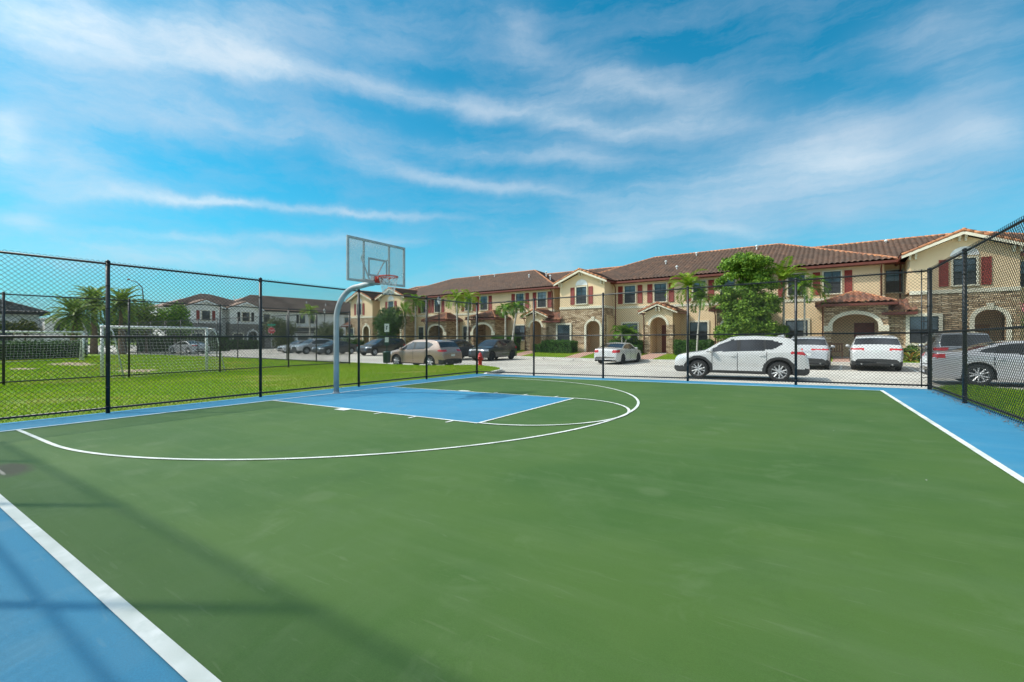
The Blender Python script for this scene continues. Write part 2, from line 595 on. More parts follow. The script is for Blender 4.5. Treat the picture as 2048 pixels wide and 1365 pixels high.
def stone_mat(name, c1, c2, c3, mortar):
    m, nt, N, L, P = new_mat(name)
    tc = N.new('ShaderNodeTexCoord')
    sp = N.new('ShaderNodeSeparateXYZ')
    L.new(tc.outputs['Object'], sp.inputs[0])
    ad = N.new('ShaderNodeMath')
    L.new(sp.outputs[0], ad.inputs[0])
    L.new(sp.outputs[1], ad.inputs[1])
    cb = N.new('ShaderNodeCombineXYZ')
    L.new(ad.outputs[0], cb.inputs[0])
    nw = N.new('ShaderNodeTexNoise')
    nw.inputs['Scale'].default_value = 1.6
    L.new(tc.outputs['Object'], nw.inputs['Vector'])
    z = N.new('ShaderNodeMath')
    z.operation = 'MULTIPLY_ADD'
    L.new(nw.outputs[0], z.inputs[0])
    z.inputs[1].default_value = 0.16
    L.new(sp.outputs[2], z.inputs[2])
    L.new(z.outputs[0], cb.inputs[1])
    b = N.new('ShaderNodeTexBrick')
    b.inputs['Scale'].default_value = 1.0
    b.inputs['Brick Width'].default_value = 0.42
    b.inputs['Row Height'].default_value = 0.105
    b.inputs['Mortar Size'].default_value = 0.014
    b.inputs['Mortar Smooth'].default_value = 0.6
    b.inputs['Color1'].default_value = (0, 0, 0, 1)
    b.inputs['Color2'].default_value = (1, 1, 1, 1)
    b.inputs['Mortar'].default_value = (0.5, 0.5, 0.5, 1)
    b.offset = 0.37
    L.new(cb.outputs[0], b.inputs['Vector'])
    n = N.new('ShaderNodeTexNoise')
    n.inputs['Scale'].default_value = 7
    n.inputs['Detail'].default_value = 6
    L.new(tc.outputs['Object'], n.inputs['Vector'])
    a2 = N.new('ShaderNodeMath')
    a2.operation = 'MULTIPLY_ADD'
    L.new(n.outputs[0], a2.inputs[0])
    a2.inputs[1].default_value = 0.9
    s2 = N.new('ShaderNodeMath')
    s2.operation = 'MULTIPLY_ADD'
    L.new(b.outputs['Color'], s2.inputs[0])
    s2.inputs[1].default_value = 0.75
    s2.inputs[2].default_value = -0.32
    L.new(s2.outputs[0], a2.inputs[2])
    r = N.new('ShaderNodeValToRGB')
    cr = r.color_ramp
    cr.elements[0].color = (*c1, 1)
    cr.elements[1].color = (*c3, 1)
    e = cr.elements.new(0.5)
    e.color = (*c2, 1)
    L.new(a2.outputs[0], r.inputs[0])
    x = N.new('ShaderNodeMix')
    x.data_type = 'RGBA'
    L.new(b.outputs['Fac'], x.inputs[0])
    L.new(r.outputs[0], x.inputs[6])
    x.inputs[7].default_value = (*mortar, 1)
    L.new(x.outputs[2], P.inputs['Base Color'])
    P.inputs['Roughness'].default_value = 0.9
    h = N.new('ShaderNodeMath')
    h.operation = 'MULTIPLY_ADD'
    L.new(b.outputs['Fac'], h.inputs[0])
    h.inputs[1].default_value = -1.0
    L.new(a2.outputs[0], h.inputs[2])
    bp = N.new('ShaderNodeBump')
    bp.inputs['Strength'].default_value = 1.0
    bp.inputs['Distance'].default_value = 0.06
    L.new(h.outputs[0], bp.inputs['Height'])
    L.new(bp.outputs[0], P.inputs['Normal'])
    return m


def glass_mat(name, tint=(0.02, 0.025, 0.03), rough=0.05, alpha=1.0):
    m, nt, N, L, P = new_mat(name)
    tc = N.new('ShaderNodeTexCoord')
    n = N.new('ShaderNodeTexNoise')
    n.inputs['Scale'].default_value = 0.7
    L.new(tc.outputs['Object'], n.inputs['Vector'])
    r = N.new('ShaderNodeValToRGB')
    r.color_ramp.elements[0].position = 0.35
    r.color_ramp.elements[1].position = 0.7
    r.color_ramp.elements[0].color = (*[q * 0.35 for q in tint], 1)
    r.color_ramp.elements[1].color = (*[q * 2.6 for q in tint], 1)
    L.new(n.outputs[0], r.inputs[0])
    L.new(r.outputs[0], P.inputs['Base Color'])
    P.inputs['Roughness'].default_value = rough
    P.inputs['Specular IOR Level'].default_value = 0.8
    P.inputs['IOR'].default_value = 1.5
    if alpha < 1:
        P.inputs['Alpha'].default_value = alpha
    return m


M = {}
M['green'] = court_mat('court_green', (0.037, 0.088, 0.013), (0.056, 0.108, 0.018), (0.110, 0.160, 0.066), True)
M['blue'] = court_mat('court_blue', (0.024, 0.172, 0.30), (0.040, 0.205, 0.335), (0.12, 0.26, 0.34))
M['line'] = noise_mat('line_paint', (0.60, 0.62, 0.58), (0.74, 0.74, 0.71), 14, 0.65, 0.1, 200, c3=(0.47, 0.50, 0.45), s3=3.5, detail=8)
M['concrete'] = noise_mat('concrete', (0.40, 0.39, 0.35), (0.52, 0.50, 0.46), 2.0, 0.9, 0.3, 40, c3=(0.33, 0.32, 0.29), s3=0.5)
M['road'] = noise_mat('road_concrete', (0.47, 0.435, 0.375), (0.56, 0.52, 0.45), 0.9, 0.92, 0.35, 60, c3=(0.38, 0.35, 0.305), s3=0.22)
M['kerb'] = noise_mat('kerb_concrete', (0.50, 0.48, 0.43), (0.62, 0.60, 0.55), 3.0, 0.9, 0.3, 40)
M['grass_base'] = noise_mat('grass_soil', (0.10, 0.19, 0.006), (0.17, 0.27, 0.008), 0.8, 0.95, 0.8, 30, c3=(0.27, 0.27, 0.03), s3=0.28)
M['blade'] = leaf_mat('grass_blades', [(0.16, 0.33, 0.006), (0.22, 0.41, 0.008), (0.29, 0.45, 0.010), (0.38, 0.47, 0.02), (0.18, 0.37, 0.006)], 0.9, 0.35, 0.05)
M['blade_dry'] = leaf_mat('grass_blades_dry', [(0.34, 0.38, 0.02), (0.46, 0.38, 0.06), (0.52, 0.38, 0.13), (0.28, 0.38, 0.015)], 0.9, 0.3, 0.05)
M['black_metal'] = noise_mat('black_coated_metal', (0.010, 0.010, 0.011), (0.018, 0.018, 0.020), 8, 0.38, spec=0.5)
M['wire'] = noise_mat('black_vinyl_wire', (0.011, 0.012, 0.012), (0.016, 0.017, 0.016), 8, 0.42, spec=0.4)
M['galv'] = noise_mat('galvanised_steel', (0.34, 0.36, 0.37), (0.46, 0.48, 0.49), 5, 0.55, 0.1, 30, metallic=0.15, c3=(0.29, 0.31, 0.32), s3=2.0)
M['alu'] = noise_mat('aluminium_frame', (0.34, 0.35, 0.35), (0.44, 0.45, 0.44), 5, 0.42, metallic=0.4)
M['dark_steel'] = noise_mat('dark_steel', (0.10, 0.11, 0.12), (0.16, 0.17, 0.18), 6, 0.5, metallic=0.3)
M['rim_red'] = noise_mat('rim_orange_red', (0.60, 0.05, 0.03), (0.72, 0.08, 0.04), 20, 0.45)
M['net'] = noise_mat('white_net', (0.62, 0.62, 0.60), (0.78, 0.78, 0.76), 20, 0.8)
M['white_paint'] = noise_mat('white_paint', (0.70, 0.70, 0.69), (0.82, 0.82, 0.81), 4, 0.5)
M['stucco'] = noise_mat('beige_stucco', (0.74, 0.555, 0.345), (0.80, 0.61, 0.385), 0.8, 0.92, 0.35, 45, c3=(0.68, 0.51, 0.32), s3=0.35)
M['trim'] = noise_mat('cream_trim', (0.66, 0.61, 0.47), (0.74, 0.69, 0.55), 2.0, 0.85, 0.2, 40)
M['stucco_white'] = noise_mat('white_stucco', (0.78, 0.77, 0.73), (0.86, 0.85, 0.81), 0.8, 0.9, 0.3, 45)
M['stone'] = stone_mat('ledger_stone', (0.17, 0.10, 0.055), (0.52, 0.36, 0.21), (0.80, 0.64, 0.44), (0.13, 0.09, 0.06))
M['stone_grey'] = stone_mat('grey_ledger_stone', (0.14, 0.13, 0.12), (0.34, 0.315, 0.29), (0.52, 0.49, 0.45), (0.10, 0.10, 0.095))
M['tile'] = tile_mat('barrel_tiles', [(0.115, 0.066, 0.046), (0.145, 0.080, 0.054), (0.19, 0.100, 0.064), (0.14, 0.088, 0.065), (0.23, 0.120, 0.075)])
M['tile_porch'] = tile_mat('porch_tiles', [(0.24, 0.085, 0.05), (0.35, 0.12, 0.065), (0.45, 0.19, 0.10), (0.28, 0.12, 0.08), (0.16, 0.09, 0.065)])
M['tile_white_row'] = tile_mat('brown_tiles', [(0.34, 0.225, 0.17), (0.42, 0.27, 0.20), (0.50, 0.34, 0.26), (0.36, 0.26, 0.21)])
M['tile_grey'] = tile_mat('grey_tiles', [(0.10, 0.10, 0.10), (0.17, 0.165, 0.155), (0.24, 0.235, 0.22)])
M['ridge'] = noise_mat('ridge_caps', (0.42, 0.16, 0.07), (0.58, 0.27, 0.13), 3.0, 0.85, c3=(0.30, 0.13, 0.08), s3=1.2)
M['fascia'] = noise_mat('brown_red_fascia', (0.13, 0.030, 0.018), (0.17, 0.042, 0.026), 3, 0.5)
M['shutter'] = noise_mat('red_shutter', (0.24, 0.026, 0.016), (0.30, 0.036, 0.022), 3, 0.6)
M['black_shutter'] = noise_mat('black_shutter', (0.015, 0.015, 0.016), (0.022, 0.022, 0.024), 3, 0.6)
M['door'] = noise_mat('brown_red_door', (0.16, 0.035, 0.02), (0.22, 0.05, 0.028), 3, 0.45)
M['door_tan'] = noise_mat('tan_wood_door', (0.40, 0.22, 0.09), (0.50, 0.28, 0.12), 3, 0.5)
M['glass'] = glass_mat('window_glass', (0.05, 0.065, 0.08), 0.10)
M['glass_pale'] = glass_mat('curtained_glass', (0.10, 0.12, 0.14), 0.12)
M['sash'] = noise_mat('black_sash', (0.010, 0.011, 0.012), (0.016, 0.017, 0.018), 8, 0.5)
M['screen'] = noise_mat('dark_insect_screen', (0.020, 0.024, 0.028), (0.035, 0.040, 0.046), 6, 0.6)
M['brick'] = noise_mat('pink_pavers', (0.36, 0.20, 0.15), (0.50, 0.32, 0.25), 14, 0.9, 0.3, 30)
M['trunk'] = noise_mat('bark', (0.10, 0.075, 0.05), (0.18, 0.14, 0.10), 8, 0.9, 0.6, 25)
M['palm_trunk'] = noise_mat('pale_palm_trunk', (0.38, 0.36, 0.31), (0.55, 0.52, 0.46), 6, 0.85, 0.4, 20)
M['date_trunk'] = noise_mat('rough_palm_trunk', (0.16, 0.10, 0.06), (0.27, 0.19, 0.13), 10, 0.95, 1.0, 14)
M['crownshaft'] = noise_mat('crownshaft', (0.12, 0.22, 0.05), (0.18, 0.30, 0.08), 6, 0.5)
M['palm'] = leaf_mat('palm_fronds', [(0.035, 0.11, 0.010), (0.08, 0.20, 0.012), (0.14, 0.29, 0.015), (0.25, 0.38, 0.02)])
M['palm_lime'] = leaf_mat('lime_palm_fronds', [(0.10, 0.22, 0.015), (0.19, 0.32, 0.02), (0.30, 0.40, 0.03), (0.13, 0.26, 0.015)])
M['date'] = leaf_mat('date_fronds', [(0.07, 0.14, 0.03), (0.13, 0.22, 0.04), (0.21, 0.31, 0.05), (0.34, 0.40, 0.06)])
M['leaf_tree'] = leaf_mat('broad_leaves', [(0.035, 0.095, 0.008), (0.09, 0.20, 0.014), (0.16, 0.30, 0.022), (0.30, 0.44, 0.05)])
M['leaf_dark'] = leaf_mat('dark_leaves', [(0.016, 0.050, 0.010), (0.03, 0.085, 0.013), (0.05, 0.13, 0.016), (0.085, 0.18, 0.02)])
M['leaf_hedge'] = leaf_mat('hedge_leaves', [(0.020, 0.070, 0.010), (0.035, 0.115, 0.012), (0.06, 0.17, 0.015), (0.10, 0.23, 0.02)])
M['leaf_olive'] = leaf_mat('olive_leaves', [(0.04, 0.06, 0.018), (0.07, 0.10, 0.025), (0.11, 0.14, 0.03), (0.16, 0.17, 0.04)])
M['agave'] = leaf_mat('strap_leaves', [(0.10, 0.17, 0.03), (0.22, 0.27, 0.05), (0.38, 0.34, 0.08), (0.45, 0.22, 0.05)])
M['flower_white'] = leaf_mat('white_petals', [(0.6, 0.6, 0.58), (0.8, 0.8, 0.78)])
M['flower_pink'] = leaf_mat('pink_petals', [(0.55, 0.10, 0.15), (0.75, 0.30, 0.32), (0.7, 0.2, 0.25)])
M['wood'] = noise_mat('bench_wood', (0.10, 0.045, 0.025), (0.17, 0.08, 0.045), 10, 0.6)
M['hydrant'] = noise_mat('hydrant_red', (0.50, 0.015, 0.015), (0.60, 0.03, 0.025), 8, 0.45)
M['sign_red'] = noise_mat('sign_red', (0.55, 0.02, 0.03), (0.62, 0.03, 0.04), 8, 0.5)
M['sign_green'] = noise_mat('sign_green', (0.01, 0.28, 0.16), (0.015, 0.33, 0.19), 8, 0.5)
M['bin_green'] = noise_mat('dark_green_plastic', (0.010, 0.045, 0.038), (0.015, 0.06, 0.05), 8, 0.45)
M['lamp_glass'] = noise_mat('frosted_lamp_glass', (0.62, 0.64, 0.64), (0.74, 0.75, 0.75), 6, 0.3)
M['debris'] = noise_mat('leaf_litter', (0.10, 0.04, 0.02), (0.26, 0.16, 0.06), 30, 0.9)
M['tyre'] = noise_mat('tyre_rubber', (0.012, 0.012, 0.013), (0.020, 0.020, 0.021), 20, 0.75)
M['rim'] = noise_mat('alloy_rim', (0.45, 0.46, 0.47), (0.58, 0.59, 0.60), 9, 0.42, metallic=0.35)
M['rim_dark'] = noise_mat('dark_alloy', (0.03, 0.03, 0.032), (0.05, 0.05, 0.052), 9, 0.35, metallic=0.5)
M['clad'] = noise_mat('dark_cladding', (0.020, 0.021, 0.022), (0.032, 0.033, 0.034), 12, 0.6)
M['car_glass'] = glass_mat('car_glass', (0.020, 0.022, 0.026), 0.04)
M['chrome'] = noise_mat('chrome', (0.5, 0.5, 0.5), (0.6, 0.6, 0.6), 9, 0.2, metallic=0.9)
M['tail'] = noise_mat('tail_lamp_red', (0.42, 0.010, 0.015), (0.55, 0.02, 0.025), 14, 0.15, coat=0.6)
M['head'] = noise_mat('head_lamp', (0.45, 0.47, 0.50), (0.70, 0.72, 0.75), 14, 0.12, coat=0.8)
M['plate'] = noise_mat('number_plate', (0.60, 0.63, 0.62), (0.70, 0.72, 0.70), 12, 0.5)


def paint_mat(name, c, metallic=0.0):
    return noise_mat(name, tuple(q * 0.93 for q in c), c, 1.5, 0.28, metallic=metallic, coat=0.8)


# ------------------------------------------------------------------ terrain
GA, GB = 0.01842, -0.00535


def G(x, y):
    return GA * x + GB * y


def RZ(x):
    x = np.asarray(x, float)
    return np.interp(x, [-2, 17], [-0.34, 0.0])


def poly_sheet(name, pts, zf, m, kind='structure', parent=None, dz=0.0):
    b = MB()
    b.add([(x, y, float(zf(x, y)) + dz) for x, y in pts], [tuple(range(len(pts)))])
    o = b.build(name, m, parent)
    if parent is None and kind:
        o['kind'] = kind
    return o


# base ground to the horizon
gb = MB()
gb.add([(-2500, -2500, -0.75), (2500, -2500, -0.75), (2500, 2500, -0.75), (-2500, 2500, -0.75)], [(0, 1, 2, 3)])
gb.build('ground', M['grass_base'])['kind'] = 'structure'

# road: concrete lane and parking bays, draped
xs = np.concatenate([[-115, -90, -60, -40, -20, -10], np.linspace(-2, 17, 12), [25, 60, 90]])
ys = np.array([-45.0, -20, 0, 8, 12, 16, 20, 24, 28, 34, 50, 90])
X, Y = np.meshgrid(xs, ys, indexing='ij')
V = np.stack([X, Y, RZ(X)], -1).reshape(-1, 3)
ny = len(ys)
F = np.array([(i * ny + j, (i + 1) * ny + j, (i + 1) * ny + j + 1, i * ny + j + 1) for i in range(len(xs) - 1) for j in range(ny - 1)])
mesh_obj('road', V, F, M['road'])['kind'] = 'structure'


def lawn(name, poly, zin, zedge, inset=1.0, kerb=True, zbot=-0.6):
    """raised turf plateau: flat inside, falling to zedge at its border, with a kerb round it"""
    n = len(poly)
    P = [Vector((p[0], p[1], 0)) for p in poly]
    area = sum(P[i].x * P[(i + 1) % n].y - P[(i + 1) % n].x * P[i].y for i in range(n))
    sg = 1 if area > 0 else -1
    inn = []
    out = []
    for i in range(n):
        a, b, c = P[i - 1], P[i], P[(i + 1) % n]
        d1 = (b - a).normalized()
        d2 = (c - b).normalized()
        n1 = Vector((-d1.y, d1.x, 0)) * sg
        n2 = Vector((-d2.y, d2.x, 0)) * sg
        k = (n1 + n2)
        k = k / max(0.5, k.length_squared / 2 if k.length_squared > 0 else 1)
        inn.append(b + k * inset)
        out.append(b - k * 0.15)
    zi = [zin(p.x, p.y) for p in inn]
    ze = [zedge(p.x, p.y) for p in P]
    vs = [(p.x, p.y, z) for p, z in zip(inn, zi)] + [(p.x, p.y, z) for p, z in zip(P, ze)] + [(p.x, p.y, zbot) for p in P]
    fs = [tuple(range(n))]
    for i in range(n):
        j = (i + 1) % n
        fs.append((i, n + i, n + j, j))
        fs.append((n + i, 2 * n + i, 2 * n + j, n + j))
    if sg < 0:
        fs = [tuple(reversed(f)) for f in fs]
    mesh_obj(name, vs, fs, M['grass_base'])['kind'] = 'structure'
    if kerb:
        kv = []
        for p, q, z in zip(P, out, ze):
            kv += [(p.x, p.y, z + 0.02), (q.x, q.y, z + 0.02), (q.x, q.y, zbot), (p.x, p.y, zbot)]
        kf = []
        for i in range(n):
            j = (i + 1) % n
            for k in range(4):
                k2 = (k + 1) % 4
                kf.append((4 * i + k, 4 * i + k2, 4 * j + k2, 4 * j + k))
        mesh_obj('kerb', kv, kf, M['kerb'])['kind'] = 'structure'


field_poly = [(-1.25, -30), (-1.25, 8.15), (-2.0, 9.3), (-2.35, 10.5), (-2.7, 11.6), (-3.4, 12.6), (-4.6, 13.2), (-5.6, 12.9), (-6.4, 11.9), (-7.2, 11.05), (-9, 10.85), (-14.5, 10.7), (-24, 10.0), (-33, 9.2), (-39, 8.3), (-47, 5.7), (-50, -2), (-50, -30)]
lawn('left_lawn', field_poly, lambda x, y: -0.06, lambda x, y: -0.19, 1.0)
verge_poly = [(13.42, -14), (24, -14), (24, 3.0), (20.5, 5.1), (17, 7.4), (15.3, 8.7), (14.4, 9.45), (13.9, 9.3), (13.42, 8.25)]
lawn('right_verge', verge_poly, lambda x, y: 0.21, lambda x, y: 0.13, 0.5)

# ------------------------------------------------------------------ the court: slab, colour coats, painted lines
XL, XR, YN, YF = -1.25, 13.42, -8.4, 7.72
b = MB()
c4 = [(XL, YN), (XR, YN), (XR, YF), (XL, YF)]
b.add([(x, y, G(x, y)) for x, y in c4] + [(x, y, -0.6) for x, y in c4], [(0, 1, 2, 3), (1, 0, 4, 5), (2, 1, 5, 6), (3, 2, 6, 7), (0, 3, 7, 4)])
b.build('court_slab', M['blue'])['kind'] = 'structure'
b = MB()
b.add([(x, y, float(z)) for x, y, z in [(XL, YF, G(XL, YF) - 0.015), (XR + 0.35, YF, G(XR, YF) - 0.015), (XR + 0.35, YF + 0.42, G(XR, YF) - 0.03), (XL, YF + 0.42, G(XL, YF) - 0.03), (XL, YF + 0.42, -0.6), (XR + 0.35, YF + 0.42, -0.6)]], [(0, 1, 2, 3), (3, 2, 5, 4)])
b.build('court_edge_kerb', M['kerb'])['kind'] = 'structure'
LX, SN, SF = 12.25, -6.77, 6.74
poly_sheet('court_green_coat', [(0, SN), (LX, SN), (LX, SF), (0, SF)], G, M['green'], dz=0.004)
poly_sheet('court_lane', [(0, -1.82), (6.17, -1.82), (6.17, 1.82), (0, 1.82)], G, M['blue'], dz=0.008)
lw = 0.052
lm = MB()


def line_rect(x0, x1, y0, y1):
    # split long strips so they follow the slope
    lm.add([(x0, y0, G(x0, y0) + 0.012), (x1, y0, G(x1, y0) + 0.012), (x1, y1, G(x1, y1) + 0.012), (x0, y1, G(x0, y1) + 0.012)], [(0, 1, 2, 3)])


def line_arc(cx, cy, r, a0, a1, w=lw, n=96, dz=0.0125):
    vs, fs = [], []
    for i in range(n + 1):
        a = math.radians(a0 + (a1 - a0) * i / n)
        for rr in (r - w / 2, r + w / 2):
            x, y = cx + rr * math.cos(a), cy + rr * math.sin(a)
            vs.append((x, y, G(x, y) + dz))
    for i in range(n):
        fs.append((2 * i, 2 * i + 1, 2 * i + 3, 2 * i + 2))
    lm.add(vs, fs)


line_rect(-0.03, 0.03, SN, SF)
line_rect(LX - 0.035, LX + 0.035, SN, SF)
line_rect(0.03, LX - 0.035, SN - 0.035, SN + 0.035)
line_rect(0.03, LX - 0.035, SF - 0.03, SF + 0.02)
for s in (-1, 1):
    line_rect(0.03, 6.17, s * 1.82 - 0.026, s * 1.82 + 0.026)
    y0, y1 = sorted((s * 1.846, s * 2.02))
    line_rect(2.66, 2.98, y0, y1)
    for hx in (3.88, 4.79, 5.66):
        line_rect(hx - 0.026, hx + 0.026, y0, y1)
    y0, y1 = sorted((s * 5.90, s * 5.952))
    line_rect(0.03, 2.03, y0, y1)
line_rect(6.144, 6.196, -1.794, 1.794)
line_arc(6.17, 0, 1.805, -90, 90, dz=0.0165)
line_arc(2.03, 0, 5.925, -90, 90, n=160)
lm.build('court_lines', M['line'])['kind'] = 'structure'


# ------------------------------------------------------------------ chain-link fences
def fence(name, label, p0, p1, posts, z0, z1, hgt, midz, rail_r=0.021, post_r=0.036, pitch=0.082, wire=0.0036, corner=(False, False), skip_mesh=False, bot=0.10):
    """p0,p1 ends on plan; posts = distances from p0; z0,z1 ground heights at ends; midz = absolute mid-rail heights"""
    p0, p1 = Vector((*p0, 0)), Vector((*p1, 0))
    d = p1 - p0
    Ln = d.length
    d.normalize()
    nrm = Vector((-d.y, d.x, 0))
    root = thing(name, label, 'fence', (p0.x, p0.y, z0), 0, 'chain-link fences')

    def gz_(t):
        return z0 + (z1 - z0) * t / Ln

    def pt(t, z, off=0.0):
        q = p0 + d * t + nrm * off
        return (q.x, q.y, z)
    for i, t in enumerate(posts):
        r = post_r * (1.3 if (i == 0 and corner[0]) or (i == len(posts) - 1 and corner[1]) else 1.0)
        m = MB().tube([pt(t, gz_(t) - 0.1), pt(t, gz_(t) + hgt + 0.01)], r, 10)
        m.tube([pt(t, gz_(t) + hgt + 0.01), pt(t, gz_(t) + hgt + 0.035), pt(t, gz_(t) + hgt + 0.06)], [r * 1.15, r * 1.1, r * 0.3], 10)
        for zz in (0.12, 0.5, 0.95, 1.6, 2.1, 2.55, hgt - 0.06):
            if zz < hgt:
                m.tube([pt(t, gz_(t) + zz), pt(t, gz_(t) + zz + 0.025)], r * 1.12, 10)
        m.build('post', M['black_metal'], root, True, True)
    for nm, za, zb in (('top_rail', z0 + hgt - 0.02, z1 + hgt - 0.02), ('middle_rail', midz[0], midz[1]), ('bottom_rail', z0 + bot, z1 + bot)):
        MB().tube([pt(0, za), pt(Ln, zb)], rail_r, 8).build(nm, M['black_metal'], root, True, True)
    # woven fabric: two families of inclined wires, on either side of the mean plane
    H0, H1 = 0.03, hgt + 0.035
    vs, fs = [], []
    h = H1 - H0
    n = int((Ln + h) / pitch)
    for fam in (0, 1):
        for i in range(n):
            a = -h + i * pitch + 0.01
            t0, t1 = a, a + h
            ha, hb = 0.0, h
            if t0 < 0:
                ha = -t0
                t0 = 0.0
            if t1 > Ln:
                hb = h - (t1 - Ln)
                t1 = Ln
            if hb - ha < 0.04:
                continue
            if fam:
                za, zb = H1 - ha, H1 - hb
            else:
                za, zb = H0 + ha, H0 + hb
            off = 0.024 + (0.0035 if fam else -0.0035)
            base = len(vs)
            for (t, z) in ((t0, za), (t1, zb)):
                c = Vector(pt(t, gz_(t) + z, off))
                for k in range(4):
                    ang = PI / 2 * k + PI / 4
                    vs.append(c + nrm * (wire * math.cos(ang)) + (d * (-0.7 if fam == 0 else 0.7) + Vector((0, 0, 0.7))) * (wire * math.sin(ang)))
            for k in range(4):
                k2 = (k + 1) % 4
                fs.append((base + k, base + k2, base + 4 + k2, base + 4 + k))
    if not skip_mesh:
        mesh_obj('wire_mesh', [tuple(v) for v in vs], np.array(fs), M['wire'], root, False, True)
    return root


XFL, XFR, YFF, YFN = -1.10, 13.29, 7.58, -7.64
near_posts_left = [-7.64, -4.53, -1.527, 1.504, 4.523, 7.58]
f_left = fence('chain_link_fence', 'tall black chain-link fence along the court behind the basketball hoop, beside the grass field', (XFL, YFN), (XFL, YFF),
               [y - YFN for y in near_posts_left], G(XFL, YFN), G(XFL, YFF), 3.02, (1.54, 1.54), corner=(True, True))
f_far = fence('chain_link_fence', 'tall black chain-link fence between the blue court edge and the parked white SUV', (XFL, YFF), (XFR, YFF),
              [1.731 + 1.10, 4.61 + 1.10, 7.497 + 1.10, 10.444 + 1.10, XFR - XFL], G(XFL, YFF), G(XFR, YFF), 3.02, (1.55, 1.635), corner=(False, True))
tb = MB().tube([(13.14, YFF + 0.02, G(13.1, YFF) + 0.05), (13.14, YFF + 0.02, G(13.1, YFF) + 3.05)], 0.012, 6)
for zz in np.linspace(0.3, 2.8, 8):
    tb.tube([(13.12, YFF - 0.01, G(13.1, YFF) + zz), (13.29, YFF - 0.03, G(13.1, YFF) + zz)], 0.010, 5)
tb.build('tension_bar', M['black_metal'], f_far, True, True)
f_right = fence('chain_link_fence', 'tall black chain-link fence at the right edge of the court, beside the silver sedan', (XFR, YFN), (XFR, YFF),
                [0, -4.3 - YFN, -1.3 - YFN, 1.72 - YFN, 4.715 - YFN], G(XFR, YFN), G(XFR, YFF), 3.02, (1.74, 1.64), corner=(True, False))
f_near = fence('chain_link_fence', 'near-side chain-link fence seen only by its shadow across the court', (XFL, YFN), (XFR, YFN),
               [1.9, 4.6, 7.3, 10.0, 12.7], G(XFL, YFN), G(XFR, YFN), 3.02, (1.50, 1.75))
f_field = fence('chain_link_fence', 'black chain-link fence just in front of the large white soccer goal', (-11.4, -14.2), (-11.4, 8.85),
                [0, 3.24, 6.48, 9.72, 12.97, 16.2, 19.4, 23.05], -0.06, -0.06, 3.02, (1.50, 1.52), pitch=0.11, wire=0.0036, corner=(False, True))
f_field2 = fence('chain_link_fence', 'far black chain-link fence of the field, running along the road behind the soccer goals', (-11.4, 8.85), (-48, 8.6),
                 [3.2, 6.4, 9.6, 12.8, 16.0, 19.2, 22.4, 25.6, 28.8, 32, 35.2], -0.06, -0.1, 3.02, (1.52, 1.5), pitch=0.16, wire=0.0045, corner=(False, False))

# ------------------------------------------------------------------ basketball hoop
PX, PY = 0.06, -0.12
PZ = G(PX, PY)
hoop = thing('basketball_hoop', 'grey gooseneck basketball hoop with clear backboard and red rim', 'basketball hoop', (PX, PY, PZ))
BX = 1.58
path = [(PX, PY, PZ - 0.02), (PX, PY, 1.2), (PX, PY, 2.05)]
for i in range(1, 13):
    a = PI / 2 * i / 12
    path.append((PX + 0.78 * (1 - math.cos(a)), PY + (0.10) * i / 12, 2.05 + 0.80 * math.sin(a)))
path += [(1.25, -0.01, 2.90), (1.42, 0, 2.91)]
MB().tube(path, 0.070, 18).build('pole', M['galv'], hoop, True, True)
MB().lathe([(0.10, 0), (0.10, 0.02), (0.078, 0.03), (0.078, 0.06)], (PX, PY, PZ + 0.001), 'z', 20).build('base_collar', M['galv'], hoop, False, True)
ZB0, ZB1, YB = 2.875, 3.945, 0.915
fr = MB()
t_ = 0.055
fr.box(BX - 0.02, BX + 0.02, -YB, YB, ZB0, ZB0 + t_).box(BX - 0.02, BX + 0.02, -YB, YB, ZB1 - t_, ZB1)
fr.box(BX - 0.02, BX + 0.02, -YB, -YB + t_, ZB0 + t_, ZB1 - t_).box(BX - 0.02, BX + 0.02, YB - t_, YB, ZB0 + t_, ZB1 - t_)
bf = fr.build('backboard_frame', M['alu'], hoop, False, True)
gm, nt, N_, L_, P_ = new_mat('clear_acrylic')
P_.inputs['Base Color'].default_value = (0.62, 0.66, 0.64, 1)
P_.inputs['Alpha'].default_value = 0.26
P_.inputs['Roughness'].default_value = 0.25
tcn = N_.new('ShaderNodeTexCoord')
nn = N_.new('ShaderNodeTexNoise')
nn.inputs['Scale'].default_value = 4
L_.new(tcn.outputs['Object'], nn.inputs['Vector'])
mrn = N_.new('ShaderNodeMapRange')
mrn.inputs[3].default_value = 0.26
mrn.inputs[4].default_value = 0.42
L_.new(nn.outputs[0], mrn.inputs[0])
L_.new(mrn.outputs[0], P_.inputs['Alpha'])
MB().box(BX - 0.006, BX + 0.006, -YB + t_, YB - t_, ZB0 + t_, ZB1 - t_).build('backboard_pane', gm, hoop, False, True)
sq = MB()
for a in ((-0.305, 0.305, 3.05, 3.10), (-0.305, 0.305, 3.46, 3.51), (-0.305, -0.255, 3.10, 3.46), (0.255, 0.305, 3.10, 3.46)):
    sq.box(BX + 0.0065, BX + 0.010, a[0], a[1], a[2], a[3])
sq.build('target_square', M['alu'], hoop, False, True)
for s in (-1, 1):
    MB().box(BX - 0.055, BX - 0.022, s * 0.40 - 0.02, s * 0.40 + 0.02, ZB0 + 0.0, ZB1 - 0.01).build('strut', M['dark_steel'], hoop, False, True)
    MB().tube([(1.36, s * 0.06, 2.95), (1.40, s * 0.36, 3.50)], 0.018, 8).tube([(1.40, s * 0.36, 3.50), (BX - 0.05, s * 0.41, 3.56)], 0.018, 8).build('brace', M['dark_steel'], hoop, True, True)
